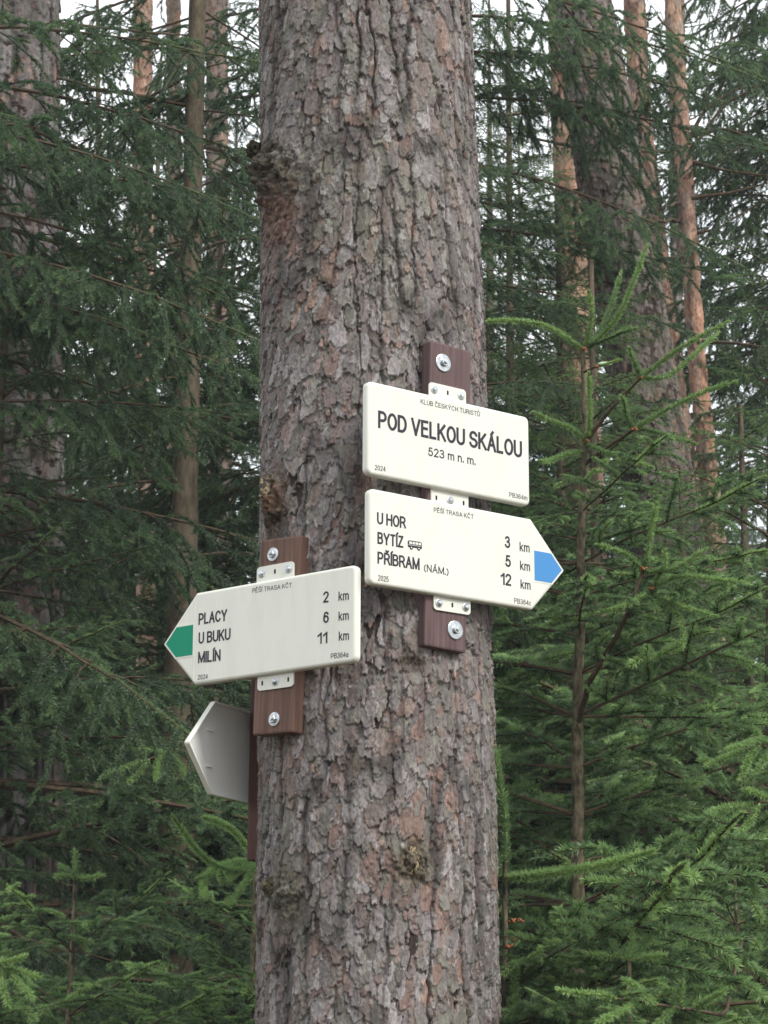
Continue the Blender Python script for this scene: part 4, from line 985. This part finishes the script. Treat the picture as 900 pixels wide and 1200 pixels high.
def small_spruce(px, py, Y, h, label, seed, s0=.55, tips=None, s1=1.6, mat_set=None):
    """small spruce whose leader tip base is at (px, py)"""
    random.seed(seed); a = at(px, py, Y)
    o = empty('young_spruce', (a[0], Y, 0), 0, label, 'tree')
    fo = Foliage(seed); zz = np.linspace(-.03, a[2], 20); Q = np.stack([np.full(20, a[0]), np.full(20, Y), zz], 1); Q[1:-1, :2] += fo.rg.normal(0, .002, (18, 2))
    fo.tube(Q, .020, .0045, 8); me = fo.mesh('trunk', [M_stem]); me.transform(Matrix.Translation(-o.location)); link('trunk', me, o)
    for i, (dx, dy, dY, t) in enumerate(tips or [(3, -38, 0, .9), (-48, -8, -.05, .85), (42, -6, -.05, .85), (25, -28, .03, .7), (-20, -22, .05, .7)]):
        shoot_part(o, [(px, py, Y), (px + dx * .55, py + dy * .5, Y + dY * .5), (px + dx, py + dy, Y + dY)], tone=t, seed=seed * 10 + i, dens=5000, nl=.0145, r=.003)
    z = a[2] - .17; s = s0
    while z > .3:
        n = 4; a0 = random.random() * 6.28
        for i in range(n):
            bough(o, YNG, (a[0], Y, z), a0 + i * 6.283 / n + random.uniform(-.25, .25), random.uniform(.05, .35) - .1 * min(1, (a[2] - z)), s * random.uniform(.85, 1.1), random.uniform(-.15, .15))
        z -= random.uniform(.11, .16); s = min(s1, s + .12)
    return o
small_spruce(737, 1125, 4.75, 1, 'small spruce whose star-shaped tip rises at the lower right', 61, .5)
small_spruce(88, 1028, 5.3, 1, 'small spruce with a pale green pointed top at the lower left', 62, .7, [(0, -30, 0, .7), (-22, 0, -.05, .7), (32, -2, -.05, .75), (-18, -14, .04, .6)], 1.15)
small_spruce(300, 1010, 5.6, 1, 'young spruce half hidden behind the left side of the big trunk', 63, .55, [(-98, -54, -.75, 1.0), (-62, -52, -.7, .95), (-58, 42, -.7, .9), (-25, 50, -.6, .85), (-42, 10, -.7, .8), (-70, 20, -.6, .7)], .8)
s_lcorner = small_spruce(-30, 1120, 5.6, 1, 'young spruce reaching in at the lower left corner', 64, .8, s1=1.1)
s_corner = small_spruce(860, 1010, 6.3, 1, 'bushy young spruce filling the lower right corner', 65, .9, s1=1.5)

def spray(owner, stem, shoots, seed, r=.005):
    stem_part(owner, stem, r, r * .5, 'branch', M_twig, 6)
    for i, (a, b, t) in enumerate(shoots):
        mid = tuple((p + q) / 2 for p, q in zip(a, b)); shoot_part(owner, [a, mid, b], tone=t, seed=seed + i, dens=4800, nl=.0150, nw=.0022)
spray(s_corner, [(960, 1010, 6.2), (960, 880, 5.4), (915, 866, 5.0), (870, 880, 4.9)],
      [((872, 880, 4.9), (828, 898, 4.82), 1.), ((905, 868, 4.95), (850, 878, 4.8), .95), ((890, 874, 4.92), (868, 912, 4.85), .9), ((912, 866, 4.95), (885, 905, 4.85), .85), ((930, 864, 5.), (900, 845, 4.9), .9)], 700)
spray(s_corner, [(955, 1010, 6.2), (950, 960, 5.4), (915, 938, 5.0), (880, 942, 4.9)],
      [((882, 942, 4.9), (832, 952, 4.8), 1.), ((890, 942, 4.9), (866, 975, 4.85), .9), ((912, 938, 4.95), (872, 925, 4.85), .95), ((925, 942, 5.), (900, 980, 4.9), .85)], 720)
spray(s_corner, [(870, 1100, 6.2), (850, 1190, 5.0), (790, 1180, 4.7), (720, 1170, 4.6)],
      [((722, 1170, 4.6), (655, 1160, 4.5), 1.), ((745, 1174, 4.62), (700, 1200, 4.5), .95), ((770, 1177, 4.65), (730, 1148, 4.6), .9), ((790, 1180, 4.7), (760, 1210, 4.6), .9), ((815, 1184, 4.8), (850, 1160, 4.7), .9), ((800, 1182, 4.7), (800, 1150, 4.65), .85)], 740)
spray(s_lcorner, [(-30, 1140, 5.6), (-20, 1120, 5.2), (10, 1135, 5.0)],
      [((10, 1135, 5.), (38, 1172, 4.9), 1.), ((2, 1130, 5.), (12, 1180, 4.95), .9), ((-5, 1127, 5.), (30, 1120, 4.95), .9), ((8, 1134, 5.), (46, 1145, 4.95), .95)], 760)
spray(s_slim, [(210, 850, 8.15), (240, 862, 7.0), (205, 880, 6.4), (165, 892, 6.2)],
      [((166, 892, 6.2), (119, 911, 6.1), .9), ((175, 890, 6.2), (150, 917, 6.15), .8), ((190, 885, 6.3), (182, 914, 6.2), .8), ((203, 881, 6.4), (214, 908, 6.3), .8), ((196, 884, 6.3), (160, 878, 6.3), .8)], 780)
spray(s_left, [(-60, 150, 6.6), (-20, 150, 5.6), (20, 145, 5.3), (48, 150, 5.2)],
      [((48, 150, 5.2), (80, 180, 5.1), .25), ((35, 147, 5.25), (60, 140, 5.1), .2), ((20, 145, 5.3), (45, 175, 5.2), .3), ((5, 146, 5.4), (22, 178, 5.2), .25), ((-8, 148, 5.4), (2, 185, 5.2), .2)], 800)

# ------------------------------------------------------------------ thin forest haze
import bmesh
hz = link('haze', box_mesh('haze', -70, 70, -6, 95, -1.2, 19.5, 0), None)
mh = bpy.data.materials.new('haze_air'); mh.use_nodes = True; mh.node_tree.nodes.clear()
ho = mh.node_tree.nodes.new('ShaderNodeOutputMaterial'); hv = mh.node_tree.nodes.new('ShaderNodeVolumePrincipled')
hv.inputs['Color'].default_value = (.86, .92, 1, 1); hv.inputs['Density'].default_value = .0018
mh.node_tree.links.new(hv.outputs['Volume'], ho.inputs['Volume']); hz.data.materials.append(mh); hz['kind'] = 'stuff'

# count for the log
print('objects', len(bpy.data.objects), 'mesh tris', sum(sum(1 for _ in ()) or len(m.loops) - 2 * len(m.polygons) for m in bpy.data.meshes))
